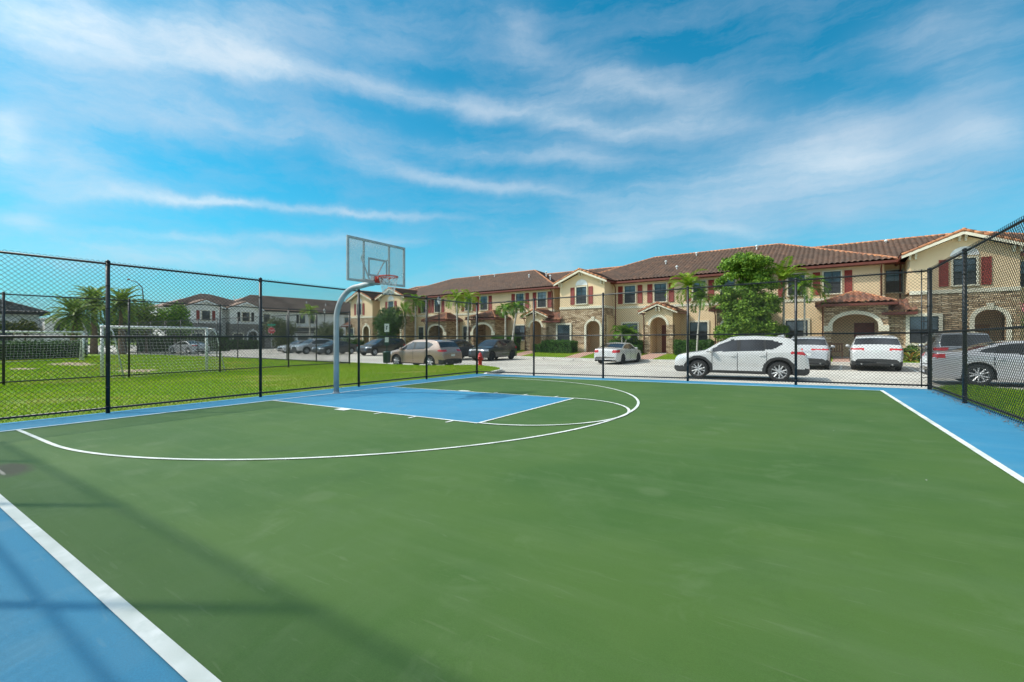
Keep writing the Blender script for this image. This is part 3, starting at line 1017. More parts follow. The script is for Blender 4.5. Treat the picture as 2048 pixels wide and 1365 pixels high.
MB().box(1.32, BX - 0.02, -0.42, 0.42, 2.92, 2.97).box(1.44, BX - 0.02, -0.11, 0.11, 2.86, 3.08).build('mounting_plate', M['galv'], hoop, False, True)
RC = (1.975, 0.0, 3.035)
ring = MB().tube([(RC[0] + 0.2286 * math.cos(a), RC[1] + 0.2286 * math.sin(a), RC[2]) for a in np.linspace(0, 2 * PI, 41)], 0.012, 8, False)
ring.tube([(RC[0] + 0.236 * math.cos(a), RC[1] + 0.236 * math.sin(a), RC[2] - 0.022) for a in np.linspace(0, 2 * PI, 41)], 0.006, 6, False)
ring.box(BX + 0.012, BX + 0.04, -0.10, 0.10, 2.90, 3.06)
ring.box(BX + 0.04, BX + 0.155, -0.085, 0.085, 3.025, 3.045)
ring.prism([(BX + 0.04, 2.90), (BX + 0.155, 3.025), (BX + 0.04, 3.025)], 'y', -0.085, -0.070)
ring.prism([(BX + 0.04, 2.90), (BX + 0.155, 3.025), (BX + 0.04, 3.025)], 'y', 0.070, 0.085)
for s in (-1, 1):
    ring.tube([(BX + 0.04, s * 0.07, 2.93), (RC[0] - 0.12, s * 0.19, RC[2] - 0.02)], 0.009, 6)
ro = ring.build('rim', M['rim_red'], hoop, True, True)
nt_ = MB()
nn_ = 12
for s in (-1, 1):
    for k in range(nn_):
        pts = []
        for j in range(9):
            u = j / 8
            r = 0.228 * (1 - u) ** 0.8 * 0.55 + 0.228 * 0.45
            a = 2 * PI * (k + s * j * 0.5) / nn_
            pts.append((RC[0] + r * math.cos(a) + 0.03 * u * math.sin(3 * a), RC[1] + r * math.sin(a), RC[2] - 0.02 - 0.42 * u - (0.02 * math.sin(5 * a) * u)))
        nt_.tube(pts, 0.005, 4, False)
nt_.build('net', M['net'], hoop, False, True)


# ------------------------------------------------------------------ building pieces (local frame: x along the facade, y away from the viewer, z up)
TW, TR = 0.31, 0.40


def tile_plane(P0, e, up, width, vlo, vhi, seed=0, su=5):
    """corrugated barrel-tile plane. P0 = eave corner, e = unit along eave, up = unit up the slope; vlo/vhi = functions of u"""
    e, up = np.array(e, float), np.array(up, float)
    nr = np.cross(e, up)
    if nr[2] < 0:
        nr = -nr
    us = np.arange(0, width + 1e-6, TW / su)
    us = us[us <= width]
    if us[-1] < width - 1e-3:
        us = np.append(us, width)
    lo = np.array([vlo(u) for u in us])
    hi = np.array([vhi(u) for u in us])
    hi = np.maximum(hi, lo)
    rows = int(math.ceil(max(hi.max(), 0.01) / TR))
    vsamp, hz = [], []
    for k in range(rows):
        vsamp += [k * TR, (k + 1) * TR - 0.004]
        hz += [0.045, 0.0]
    vsamp = np.array(vsamp)
    hz = np.array(hz)
    U, Vv = np.meshgrid(us, vsamp, indexing='ij')
    Vc = np.clip(Vv, lo[:, None], hi[:, None])
    hh = 0.115 * np.abs(np.cos(PI * U / TW)) ** 0.7 + hz[None, :]
    P = np.array(P0, float)[None, None, :] + U[..., None] * e + Vc[..., None] * up + hh[..., None] * nr
    nu, nv = U.shape
    idx = np.arange(nu * nv).reshape(nu, nv)
    a, b_, c, d = idx[:-1, :-1], idx[1:, :-1], idx[1:, 1:], idx[:-1, 1:]
    Fq = np.stack([a, b_, c, d], -1).reshape(-1, 4)
    area = (np.abs(Vc[:-1, 1:] - Vc[:-1, :-1]) + np.abs(Vc[1:, 1:] - Vc[1:, :-1])).reshape(-1)
    col = np.floor((U[:-1, :-1] + TW / 2) / TW).astype(int)
    row = np.repeat(np.arange(nv - 1)[None, :] // 2, nu - 1, 0)
    h = np.sin(col * 12.9898 + row * 78.233 + seed * 3.7) * 43758.5453
    tint = (h - np.floor(h)).reshape(-1)
    keep = area > 1e-4
    return P.reshape(-1, 3), Fq[keep], tint[keep]


class Roof:
    def __init__(s):
        s.V, s.F, s.T, s.n = [], [], [], 0
        s.caps = []
        s.fas = MB()

    def plane(s, *a, **k):
        V, F, T = tile_plane(*a, **k)
        s.V.append(V)
        s.F.append(F + s.n)
        s.T.append(T)
        s.n += len(V)

    def flat(s, pts):
        V = np.array(pts, float)
        s.V.append(V)
        if len(V) == 3:
            V = np.vstack([V, V[2:3] + 1e-4])
            s.V[-1] = V
        s.F.append(np.array([[0, 1, 2, 3]]) + s.n)
        s.T.append(np.array([0.4]))
        s.n += len(V)

    def ridge(s, a, b, r=0.115):
        a, b = Vector(a), Vector(b)
        L_ = (b - a).length
        n = max(1, int(L_ / 0.36))
        cp = MB()
        s.caps.append(cp)
        for i in range(n):
            p, q = a.lerp(b, i / n), a.lerp(b, min(1, (i + 1.08) / n))
            cp.tube([p, q], [r, r * 0.84], 8)

    def hip(s, x0, x1, y0, y1, ze, slope=0.417, left=True, right=True, tile_left=False, tile_right=False, front_only=False, clip_left=0.0):
        """hip roof over a rectangle; the front (small y) is tiled"""
        w = (y1 - y0) / 2
        k = math.sqrt(1 + slope * slope)
        up = (0, 1 / k, slope / k)
        zr = ze + w * slope
        ym = (y0 + y1) / 2
        xl = x0 + (w if left else 0)
        xr = x1 - (w if right else 0)
        full = w * k

        def vhi(u):
            m_ = full
            if left:
                m_ = min(m_, u * k)
            if right:
                m_ = min(m_, (x1 - x0 - u) * k)
            return max(0, m_)
        s.plane((x0, y0, ze), (1, 0, 0), up, x1 - x0, lambda u: 0.0, vhi, seed=int(x0 * 10) % 97)
        if tile_right and right:
            s.plane((x1, y0, ze), (0, 1, 0), (-1 / k, 0, slope / k), y1 - y0, lambda u: 0.0, lambda u: max(0, min(u, y1 - y0 - u) * k), seed=5)
        elif right:
            s.flat([(x1, y0, ze), (x1, y1, ze), (xr, ym, zr)])
        if left:
            if tile_left:
                s.plane((x0, y0, ze), (0, 1, 0), (1 / k, 0, slope / k), y1 - y0, lambda u: 0.0, lambda u: max(0, min(u, y1 - y0 - u) * k), seed=9)
            else:
                s.flat([(x0, y1, ze), (x0, y0, ze), (xl, ym, zr)])
        s.flat([(x1, y1, ze), (x0, y1, ze), (xl, ym, zr), (xr, ym, zr)])
        s.ridge((xl, ym, zr + 0.05), (xr, ym, zr + 0.05))
        if left:
            s.ridge((x0, y0, ze + 0.06), (xl, ym, zr + 0.05))
        if right:
            s.ridge((x1, y0, ze + 0.06), (xr, ym, zr + 0.05))
            s.ridge((x1, y1, ze + 0.06), (xr, ym, zr + 0.05))
        s.eave(x0, x1, y0, ze)
        if right:
            s.fas.box(x1 - 0.03, x1 + 0.06, y0, y1, ze - 0.17, ze - 0.003)
        # soffit
        s.fas.box(x0 + 0.02, x1 - 0.03, y0 + 0.02, y0 + 0.9, ze - 0.165, ze - 0.15)

    def eave(s, x0, x1, y, ze):
        s.fas.box(x0, x1, y - 0.07, y + 0.02, ze - 0.15, ze + 0.005)

    def gable(s, xc, half, yf, yb, ze, slope=0.417, tile=True):
        """ridge runs back from the front (yf) to yb"""
        k = math.sqrt(1 + slope * slope)
        zr = ze + half * slope
        ln = yb - yf
        for sgn in (-1, 1):
            s.plane((xc + sgn * half, yf, ze), (0, 1, 0), (-sgn / k, 0, slope / k), ln, lambda u: 0.0, lambda u: half * k, seed=int(xc) % 31 + sgn)
        s.ridge((xc, yf - 0.02, zr + 0.06), (xc, yb, zr + 0.06))
        for sgn in (-1, 1):
            s.ridge((xc + sgn * (half - 0.02), yf + 0.06, ze + 0.05), (xc, yf + 0.06, zr + 0.07), 0.10)
            s.fas.box(xc + sgn * half - 0.04, xc + sgn * half + 0.04, yf, yb, ze - 0.13, ze)

    def build(s, parent, mat, name='roof'):
        o = mesh_obj(name, np.vstack(s.V), np.vstack(s.F), mat, parent, False, False, np.concatenate(s.T))
        for cp in s.caps:
            cp.build('ridge_caps', M['ridge'] if mat in (M['tile'], M['tile_porch']) else mat, o, True)
        if s.fas.v:
            s.fas.build('fascia', M['fascia'] if mat in (M['tile'], M['tile_porch']) else M['black_shutter'], o)
        return o


def wall_arch(mb, x0, x1, z0, z1, a, b, zs, zt, y, th):
    """front panel with an arched opening a..b, springing zs, crown zt"""
    n = 16
    arc = [((a + b) / 2 - (b - a) / 2 * math.cos(PI * i / n), zs + (zt - zs) * math.sin(PI * i / n)) for i in range(n + 1)]
    for yy, rev in ((y, False), (y + th, True)):
        vs = [(x0, yy, z0), (a, yy, z0), (a, yy, zs), (a, yy, z1), (x0, yy, z1), (b, yy, z0), (x1, yy, z0), (x1, yy, z1), (b, yy, z1), (b, yy, zs)]
        fs = [(0, 1, 2, 3, 4), (5, 6, 7, 8, 9)]
        base = 10
        for p in arc:
            vs.append((p[0], yy, p[1]))
        for p in arc:
            vs.append((p[0], yy, z1))
        for i in range(n):
            fs.append((base + i, base + i + 1, base + n + 2 + i, base + n + 1 + i))
        mb.add(vs, [tuple(reversed(f)) for f in fs] if rev else fs)
    # reveal
    rv = [(a, z0)] + arc + [(b, z0)]
    vs = [(p[0], y, p[1]) for p in rv] + [(p[0], y + th, p[1]) for p in rv]
    m = len(rv)
    mb.add(vs, [(i, m + i, m + i + 1, i + 1) for i in range(m - 1)])
    # outer sides and top
    mb.add([(x0, y, z0), (x0, y + th, z0), (x0, y + th, z1), (x0, y, z1), (x1, y, z0), (x1, y + th, z0), (x1, y + th, z1), (x1, y, z1)], [(0, 3, 2, 1), (4, 5, 6, 7), (3, 7, 6, 2)])


def arch_trim(a, b, z0, zs, zt, y, w, proud, key=False, impost=True):
    mb = MB()
    n = 20
    pin = [(a, z0)] + [((a + b) / 2 - (b - a) / 2 * math.cos(PI * i / n), zs + (zt - zs) * math.sin(PI * i / n)) for i in range(n + 1)] + [(b, z0)]
    A, B = (b - a) / 2 + w, zt - zs + w
    pout = [(a - w, z0)] + [((a + b) / 2 - A * math.cos(PI * i / n), zs + B * math.sin(PI * i / n)) for i in range(n + 1)] + [(b + w, z0)]
    m = len(pin)
    y0, y1 = y - proud, y + 0.02
    vs = [(p[0], y0, p[1]) for p in pin] + [(p[0], y0, p[1]) for p in pout] + [(p[0], y1, p[1]) for p in pin] + [(p[0], y1, p[1]) for p in pout]
    fs = []
    for i in range(m - 1):
        fs += [(i, i + 1, m + i + 1, m + i), (m + i, m + i + 1, 3 * m + i + 1, 3 * m + i), (i, 2 * m + i, 2 * m + i + 1, i + 1)]
    mb.add(vs, fs)
    if key:
        c = (a + b) / 2
        mb.prism([(c - 0.10, zt - 0.03), (c + 0.10, zt - 0.03), (c + 0.16, zt + w + 0.16), (c - 0.16, zt + w + 0.16)], 'y', y - proud - 0.05, y)
    return mb


def window(parent, x0, x1, z0, z1, y, kind='double', trim=0.11, cols=2, rows=4, pale=False, sill=True, sash_only=False):
    g = MB().box(x0, x1, y - 0.012, y + 0.01, z0, z1).build('window', M['glass_pale'] if pale else M['glass'], parent)
    f = MB()
    s_ = 0.035
    ya, yb = y - 0.045, y - 0.012
    f.box(x0, x1, ya, yb, z0, z0 + s_).box(x0, x1, ya, yb, z1 - s_, z1).box(x0, x0 + s_, ya, yb, z0 + s_, z1 - s_).box(x1 - s_, x1, ya, yb, z0 + s_, z1 - s_)
    zm = (z0 + z1) / 2
    f.box(x0 + s_, x1 - s_, ya - 0.01, yb, zm - 0.03, zm + 0.03)
    mt = 0.019
    for i in range(1, cols):
        x = x0 + (x1 - x0) * i / cols
        f.box(x - mt, x + mt, ya + 0.012, yb - 0.002, z0 + s_, z1 - s_)
    for j in range(1, rows):
        if j * 2 == rows:
            continue
        z = z0 + (z1 - z0) * j / rows
        f.box(x0 + s_, x1 - s_, ya + 0.014, yb - 0.004, z - mt, z + mt)
    f.build('sash', M['sash'], g)
    MB().box(x0 + s_, x1 - s_, y - 0.02, y - 0.0125, z0 + s_, zm - 0.03).build('insect_screen', M['screen'], g)
    t = MB()
    if trim:
        w = trim
        ya, yb = y - 0.07, y + 0.0
        t.box(x0 - w, x1 + w, ya, yb, z1, z1 + w).box(x0 - w, x0, ya, yb, z0, z1).box(x1, x1 + w, ya, yb, z0, z1)
        t.box(x0 - w - 0.03, x1 + w + 0.03, ya - 0.05, yb, z0 - w, z0)
        t.build('frame', M['trim'] if kind != 'white' else M['white_paint'], g)
    return g


def shutter(parent, x0, x1, z0, z1, y, m):
    mb = MB()
    ya, yb = y - 0.05, y - 0.0
    mb.box(x0, x0 + 0.04, ya, yb, z0, z1).box(x1 - 0.04, x1, ya, yb, z0, z1).box(x0 + 0.04, x1 - 0.04, ya, yb, z1 - 0.05, z1).box(x0 + 0.04, x1 - 0.04, ya, yb, z0, z0 + 0.05)
    n = 18
    for i in range(n):
        za = z0 + 0.05 + (z1 - z0 - 0.1) * i / n
        zb = z0 + 0.05 + (z1 - z0 - 0.1) * (i + 1) / n
        mb.add([(x0 + 0.04, ya + 0.01, za), (x1 - 0.04, ya + 0.01, za), (x1 - 0.04, ya + 0.035, zb), (x0 + 0.04, ya + 0.035, zb), ], [(0, 1, 2, 3)])
    return mb.build('shutter', m, parent)


def corbels(parent, x, y, z, m):
    mb = MB()
    for dx in (-0.13, 0.13):
        mb.box(x + dx - 0.055, x + dx + 0.055, y - 0.28, y, z - 0.06, z + 0.10)
        mb.box(x + dx - 0.045, x + dx + 0.045, y - 0.20, y, z - 0.24, z - 0.06)
    return mb.build('corbel', m, parent)


def downspout(parent, x, y, z0, z1, kick=0.5, m=None):
    MB().tube([(x, y - kick, z1), (x, y - kick + 0.02, z1 - 0.10), (x, y - 0.06, z1 - 0.38), (x, y - 0.06, z0)], 0.042, 8).build('downspout', m or M['fascia'], parent, True)


ZB = 0.20
THETA = math.radians(-3.6)


def gable_bay(root, xl, xr, yf, ze=6.4, z_stone=4.05, arch=(2.73, 4.04), arch_top=2.95, win_off=(1.73, 2.75), gwin=(-0.23, 1.07), gz=(1.01, 2.62), leftext=1.4, smat=None, wmat=None, ry=41.2, side_y=39.0, zb=ZB, roof=None, shut=None, base_dz=0.0, xgap=0.0):
    smat = smat or M['stone']
    wmat = wmat or M['stucco']
    shut = shut or M['shutter']
    xc, half = (xl + xr) / 2, (xr - xl) / 2
    w = MB()
    # upper storey box up to eave + gable triangle
    w.box(xl, xr, yf, side_y, z_stone + 0.2, ze)
    w.prism([(xl, ze), (xr, ze), (xc, ze + half * 0.417)], 'y', yf, side_y)
    w.build('gable_wall', wmat, root)
    a, b_ = xl + arch[0], xl + arch[1]
    s = MB()
    wall_arch(s, xl, xr, zb - 0.1, z_stone, a, b_, arch_top - (b_ - a) / 2 * 0.95, arch_top, yf, 0.35)
    s.box(xl + 0.001, xl + 0.3, yf + 0.352, side_y, zb - 0.1, z_stone)
    s.box(xr - 0.3, xr - 0.001, yf + 0.352, side_y, zb - 0.1, z_stone)
    if leftext > 0:
        s.box(xl - leftext, xl - 0.002, yf + 0.001, side_y - 0.5, zb - 0.1, 3.0)
    s.build('stone_wall', smat, root)
    MB().box(xl - 0.02, xr + 0.02, yf - 0.05, yf + 0.02, z_stone, z_stone + 0.22).box(xr - 0.02, xr + 0.05, yf + 0.02, side_y, z_stone, z_stone + 0.22).build('band_course', M['trim'] if wmat is M['stucco'] else M['white_paint'], root)
    # porch recess behind the arch
    r_ = MB()
    r_.box(a - 0.5, b_ + 0.45, yf + 1.9, yf + 2.0, zb - 0.1, 3.4)
    r_.box(a - 0.6, a - 0.5, yf + 0.36, yf + 2.0, zb - 0.1, 3.4)
    r_.box(b_ + 0.45, b_ + 0.55, yf + 0.36, yf + 2.0, zb - 0.1, 3.4)
    r_.box(a - 0.6, b_ + 0.55, yf + 0.36, yf + 2.0, 3.2, 3.3)
    r_.build('porch_recess', wmat, root)
    d = MB().box(a + 0.05, a + 0.95, yf + 1.85, yf + 1.898, zb, zb + 2.05).build('door', M['door_tan'], root)
    MB().box(a + 0.86, a + 0.90, yf + 1.80, yf + 1.85, zb + 0.95, zb + 1.1).build('door_handle', M['dark_steel'], d)
    arch_trim(a, b_, zb, arch_top - (b_ - a) / 2 * 0.95, arch_top, yf, 0.2, 0.06, key=True).build('arch_trim', M['trim'] if wmat is M['stucco'] else M['white_paint'], root)
    if gwin:
        window(root, xl + gwin[0], xl + gwin[1], gz[0], gz[1], yf - 0.01, trim=0.17, cols=2, rows=2)
        MB().box(xl - leftext, a - 0.22, yf - 0.035, yf + 0.0, zb - 0.1, gz[0] - 0.19).build('plinth', wmat, root)
    wx0, wx1 = xl + win_off[0], xl + win_off[1]
    window(root, wx0, wx1, 4.5, 6.0, yf, trim=0.09, rows=4)
    # blind fan over the window
    fan = [((wx0 + wx1) / 2 - 0.60 * math.cos(PI * i / 14), 6.16 + 0.52 * math.sin(PI * i / 14)) for i in range(15)]
    MB().prism(fan, 'y', yf - 0.04, yf).build('blind_fan', M['white_paint'], root)
    shutter(root, wx0 - 0.60, wx0 - 0.20, 4.45, 6.0, yf, shut)
    shutter(root, wx1 + 0.20, wx1 + 0.60, 4.45, 6.0, yf, shut)
    cm = M['trim'] if wmat is M['stucco'] else M['white_paint']
    corbels(root, xl + 0.12, yf, ze - 0.02, cm)
    corbels(root, xr - 0.12, yf, ze - 0.02, cm)
    corbels(root, xc, yf, ze + half * 0.417 - 0.10, cm)
    oh = 0.42
    roof.gable(xc, half + oh, yf - 0.5, ry, ze)
    # barge boards
    bb = MB()
    for sg in (-1, 1):
        x_e, x_c = xc + sg * (half + oh), xc
        z_e, z_c = ze - 0.02, ze + (half + oh) * 0.417 - 0.02
        bb.add([(x_e, yf - 0.5, z_e - 0.17), (x_e, yf - 0.5, z_e), (x_c, yf - 0.5, z_c), (x_c, yf - 0.5, z_c - 0.17),
                (x_e, yf - 0.44, z_e - 0.17), (x_e, yf - 0.44, z_e), (x_c, yf - 0.44, z_c), (x_c, yf - 0.44, z_c - 0.17)],
               [(0, 1, 2, 3), (4, 7, 6, 5), (0, 3, 7, 4), (1, 5, 6, 2)])
        bb.add([(x_e, yf - 0.44, z_e - 0.06), (x_c, yf - 0.44, z_c - 0.06), (x_c, yf, z_c - 0.06), (x_e, yf, z_e - 0.06)], [(0, 1, 2, 3)])
    bb.build('barge_board', cm, root)
    if leftext > 0:
        # little pent roof over the stone extension on the left
        pr = Roof()
        k = math.sqrt(1 + 0.417 ** 2)
        pr.plane((xl - leftext - 0.25, yf - 0.45, 3.02), (1, 0, 0), (0, 1 / k, 0.417 / k), leftext + 0.55, lambda u: 0.0, lambda u: 2.05)
        pr.eave(xl - leftext - 0.28, xl + 0.3, yf - 0.45, 3.02)
        pr.fas.box(xl - leftext - 0.2, xl + 0.25, yf - 0.4, yf, 2.86, 2.88)
        pr.build(root, M['tile_porch'] if wmat is M['stucco'] else M['tile_white_row'], 'pent_roof')


def porch(root, x0, x1, yf, yb, a, b_, arch_top, ze, kind, apex=None, zst=2.45, stone_all=False, zb=ZB, flip=False):
    w = MB()
    rise = (b_ - a) / 2 if kind == 'gable' else (b_ - a) / 2 * 0.62
    wall_arch(w, x0, x1, zb - 0.1, ze - 0.02, a, b_, arch_top - rise, arch_top, yf, 0.4)
    w.box(x0 + 0.001, x0 + 0.25, yf + 0.402, yb, zb - 0.1, ze - 0.02)
    w.box(x1 - 0.25, x1 - 0.001, yf + 0.402, yb, zb - 0.1, ze - 0.02)
    w.box(x0 + 0.25, x1 - 0.25, yf + 0.41, yb, ze - 0.25, ze - 0.2)
    if kind == 'gable':
        xc = (x0 + x1) / 2
        w.prism([(x0, ze - 0.02), (x1, ze - 0.02), (xc, ze - 0.02 + (x1 - x0) / 2 * 0.43)], 'y', yf, yb)
    w.build('porch', M['stone'] if stone_all else M['stucco'], root)
    if not stone_all:
        MB().box(x0 - 0.03, a, yf - 0.04, yf - 0.001, zb - 0.1, zst).box(x0 - 0.035, x0 - 0.001, yf - 0.001, yf + 0.5, zb - 0.1, zst).build('stone_pier', M['stone'], root)
        MB().box(b_, x1 + 0.03, yf - 0.04, yf - 0.001, zb - 0.1, zst).box(x1 + 0.001, x1 + 0.035, yf - 0.001, yf + 0.5, zb - 0.1, zst).build('stone_pier', M['stone'], root)
        arch_trim(a, b_, zst, arch_top - rise, arch_top, yf, 0.2, 0.04).build('arch_trim', M['trim'], root)
    else:
        zs = arch_top - rise
        t = arch_trim(a, b_, zs - 0.02, zs, arch_top, yf, 0.22, 0.05)
        t.box(x0 - 0.04, a - 0.0, yf - 0.06, yf + 0.0, zs - 0.36, zs + 0.0).box(b_ + 0.0, x1 + 0.04, yf - 0.06, yf + 0.0, zs - 0.36, zs + 0.0)
        t.build('arch_trim', M['trim'], root)
    # back wall door
    dx = (a + b_) / 2
    if kind == 'gable':
        d = MB().box(dx - 0.42, dx + 0.10, yb - 0.045, yb - 0.003, zb, zb + 2.3).build('door', M['door'], root)
        MB().box(dx + 0.12, dx + 0.50, yb - 0.045, yb - 0.003, zb, zb + 2.3).build('side_panel', M['stucco'], root)
        MB().box(dx + 0.02, dx + 0.07, yb - 0.10, yb - 0.045, zb + 0.95, zb + 1.15).build('door_handle', M['dark_steel'], d)
    else:
        d = MB().box(b_ - 1.15, b_ - 0.1, yb - 0.045, yb - 0.003, zb, zb + 2.25).build('door', M['door'], root)
        MB().box(b_ - 1.10, b_ - 1.05, yb - 0.10, yb - 0.045, zb + 0.95, zb + 1.15).build('door_handle', M['dark_steel'], d)
    MB().box(x0 + 0.25, x1 - 0.25, yf + 0.0, yb, zb - 0.1, zb - 0.004).build('porch_floor', M['concrete'], root)
    r = Roof()
    if kind == 'gable':
        half = (x1 - x0) / 2 + 0.45
        xc = (x0 + x1) / 2
        r.gable(xc, half, yf - 0.35, yb, ze)
        r.build(root, M['tile_porch'], 'porch_roof')
        bb = MB()
        for sg in (-1, 1):
            xe, z_e, z_c = xc + sg * half, ze - 0.02, ze + half * 0.417 - 0.02
            bb.add([(xe, yf - 0.35, z_e - 0.12), (xe, yf - 0.35, z_e), (xc, yf - 0.35, z_c), (xc, yf - 0.35, z_c - 0.12), (xe, yf - 0.30, z_e - 0.12), (xe, yf - 0.30, z_e), (xc, yf - 0.30, z_c), (xc, yf - 0.30, z_c - 0.12)],
                   [(0, 1, 2, 3), (4, 7, 6, 5), (0, 3, 7, 4), (1, 5, 6, 2)])
        bb.build('barge_board', M['trim'], root)
        corbels(root, xc, yf, ze + half * 0.417 - 0.35, M['trim'])
        downspout(root, x0 - 0.06, yf, zb, ze - 0.05, 0.3)
    else:
        ov = 0.4
        k = math.sqrt(1 + 0.417 ** 2)
        X0, X1, Y0 = x0 - ov, x1 + ov, yf - ov
        dd = yb - Y0
        r.plane((X0, Y0, ze), (1, 0, 0), (0, 1 / k, 0.417 / k), X1 - X0, lambda u: 0.0, lambda u: max(0, min(dd, u, X1 - X0 - u)) * k, seed=3)
        r.plane((X1, Y0, ze), (0, 1, 0), (-1 / k, 0, 0.417 / k), dd, lambda u: 0.0, lambda u: max(0, min(u, (X1 - X0) / 2)) * k, seed=4)
        r.plane((X0, Y0, ze), (0, 1, 0), (1 / k, 0, 0.417 / k), dd, lambda u: 0.0, lambda u: max(0, min(u, (X1 - X0) / 2)) * k, seed=6)
        mm = min(dd, (X1 - X0) / 2)
        r.ridge((X0, Y0, ze + 0.05), (X0 + mm, Y0 + mm, ze + mm * 0.417 + 0.05), 0.10)
        r.ridge((X1, Y0, ze + 0.05), (X1 - mm, Y0 + mm, ze + mm * 0.417 + 0.05), 0.10)
        r.eave(X0, X1, Y0, ze)
        r.fas.box(X1 - 0.02, X1 + 0.07, Y0, yb, ze - 0.15, ze)
        r.fas.box(X0 - 0.07, X0 + 0.02, Y0, yb, ze - 0.15, ze)
        r.fas.box(X0, X1, Y0 + 0.02, yb - 0.02, ze - 0.145, ze - 0.13)
        r.build(root, M['tile_porch'], 'porch_roof')
        downspout(root, x0 - 0.06, yf, zb, ze - 0.1, 0.36)


def vent_pipe(root, x, y, z, h=0.55):
    m = MB().tube([(x, y, z - 0.3), (x, y, z + h * 0.55)], 0.05, 8)
    m.lathe([(0.05, 0), (0.11, 0.02), (0.11, 0.10), (0.02, 0.16)], (x, y, z + h * 0.5), 'z', 10)
    m.build('vent_pipe', M['white_paint'], root)


def beige_row():
    root = thing('townhouse_row', 'long beige two-storey townhouse row with brown tile roofs, stone arches and dark red shutters', 'townhouses', (CAM[0], CAM[1], 0), THETA)
    YM, YR, YG = 37.5, 39.0, 35.7
    ZE = 6.4
    bands = MB()
    w = MB()
    w.box(-44.96, -22.81, YM, 50.6, ZB - 0.1, ZE)
    w.box(-21.0, 2.16, YM, 50.6, ZB - 0.1, ZE)
    w.box(-55.0, -44.97, YR, 50.6, ZB - 0.1, ZE)
    w.box(-22.80, -21.01, YR, 50.6, ZB - 0.1, ZE)
    w.box(2.161, 12.6, YR, 50.6, ZB - 0.1, ZE)
    w.build('wall', M['stucco'], root)
    for x0, x1 in ((-44.9, -22.79), (-16.6, 2.18)):
        bands.box(x0, x1, YM - 0.045, YM + 0.0, 4.02, 4.22)
    bands.box(-22.83, -22.76, YM, YR, 4.02, 4.22).box(2.10, 2.21, YM, YR, 4.02, 4.22)
    bands.build('band_course', M['trim'], root)
    R1 = Roof()
    R1.hip(-50.4, -22.32, 37.0, 51.4, ZE, tile_right=True)
    R1.hip(-22.30, 2.85, 37.0, 51.4, ZE, tile_right=False)
    # spine roof behind
    k = math.sqrt(1 + 0.417 ** 2)
    ye = 38.45
    wv = 44.2 - ye
    R1.plane((-56.3, ye, ZE), (1, 0, 0), (0, 1 / k, 0.417 / k), 56.3 + 13.1, lambda u: 0.0, lambda u: max(0, min(wv, u, 69.4 - u)) * k, seed=21)
    R1.flat([(13.1, 50, ZE), (-56.3, 50, ZE), (-50.6, 44.2, ZE + wv * 0.417), (7.3, 44.2, ZE + wv * 0.417)])
    R1.flat([(13.1, ye, ZE), (13.1, 50, ZE), (7.35, 44.2, ZE + wv * 0.417)])
    R1.flat([(-56.3, 50, ZE), (-56.3, ye, ZE), (-50.6, 44.2, ZE + wv * 0.417)])
    zr = ZE + wv * 0.417 + 0.06
    R1.ridge((-50.6, 44.2, zr), (7.35, 44.2, zr))
    R1.ridge((13.1, ye, ZE + 0.05), (7.35, 44.2, zr))
    R1.ridge((-56.3, ye, ZE + 0.05), (-50.6, 44.2, zr))
    R1.eave(-56.3, -50.4, ye, ZE)
    R1.eave(2.9, 13.1, ye, ZE)
    gable_bay(root, -21.07, -16.60, YG, roof=R1, arch_top=2.95)
    gable_bay(root, 3.24, 7.70, YG, roof=R1, arch_top=3.06, arch=(2.72, 3.95), win_off=(1.86, 2.79), gwin=(-0.02, 1.25), gz=(1.15, 2.74), leftext=1.05)
    gable_bay(root, -47.9, -43.0, YG, roof=R1, leftext=0)
    gable_bay(root, -54.4, -49.5, YG, roof=R1, win_off=(1.5, 2.6), arch=(2.95, 4.25), leftext=1.2, gwin=(-0.45, 0.75))
    R1.build(root, M['tile'])
    # fan-topped and shuttered windows of the main planes (upper floor)
    ups = [(-41.95, -41.0, 1, 1), (-39.62, -38.66, 1, 1), (-34.60, -33.64, 1, 1), (-32.33, -31.34, 1, 1), (-27.40, -26.42, 1, 1), (-24.70, -23.70, 1, 1),
           (-15.49, -14.52, 1, 1), (-12.83, -11.84, 1, 1), (-9.68, -8.74, 1, 1), (-7.62, -6.63, 0, 0), (-3.15, -2.15, 1, 0), (-1.06, -0.11, 1, 1)]
    for i, (x0, x1, sl_, sr_) in enumerate(ups):
        window(root, x0, x1, 4.5, 6.0, YM, trim=0.08, pale=(i in (5,)))
        if sl_:
            shutter(root, x0 - 0.62, x0 - 0.20, 4.45, 6.02, YM, M['shutter'])
        if sr_:
            shutter(root, x1 + 0.20, x1 + 0.62, 4.45, 6.02, YM, M['shutter'])
    window(root, 2.32, 3.18, 4.48, 5.98, YR, trim=0.07)
    window(root, 8.4, 9.4, 4.48, 5.98, YR, trim=0.07)
    shutter(root, 7.85, 8.22, 4.45, 6.0, YR, M['black_shutter'])
    for x0, x1 in ((-42.5, -41.6), (-34.90, -33.70), (-27.65, -26.3), (-15.68, -14.31), (-9.95, -8.60), (-3.30, -1.98)):
        window(root, x0, x1, 1.20, 2.70, YM, trim=0.14, cols=2, rows=2)
    # porches
    porch(root, -24.65, -22.37, 35.3, YM, -24.17, -22.85, 3.05, 3.42, 'gable')
    porch(root, -12.88, -10.66, 35.3, YM, -12.43, -11.15, 3.10, 3.50, 'gable', zst=2.48)
    porch(root, -0.98, 2.22, 35.3, YM, -0.53, 1.76, 2.95, 3.62, 'hip', stone_all=True)
    porch(root, -31.87, -28.55, 35.3, YM, -31.45, -28.95, 2.83, 3.45, 'hip', stone_all=True)
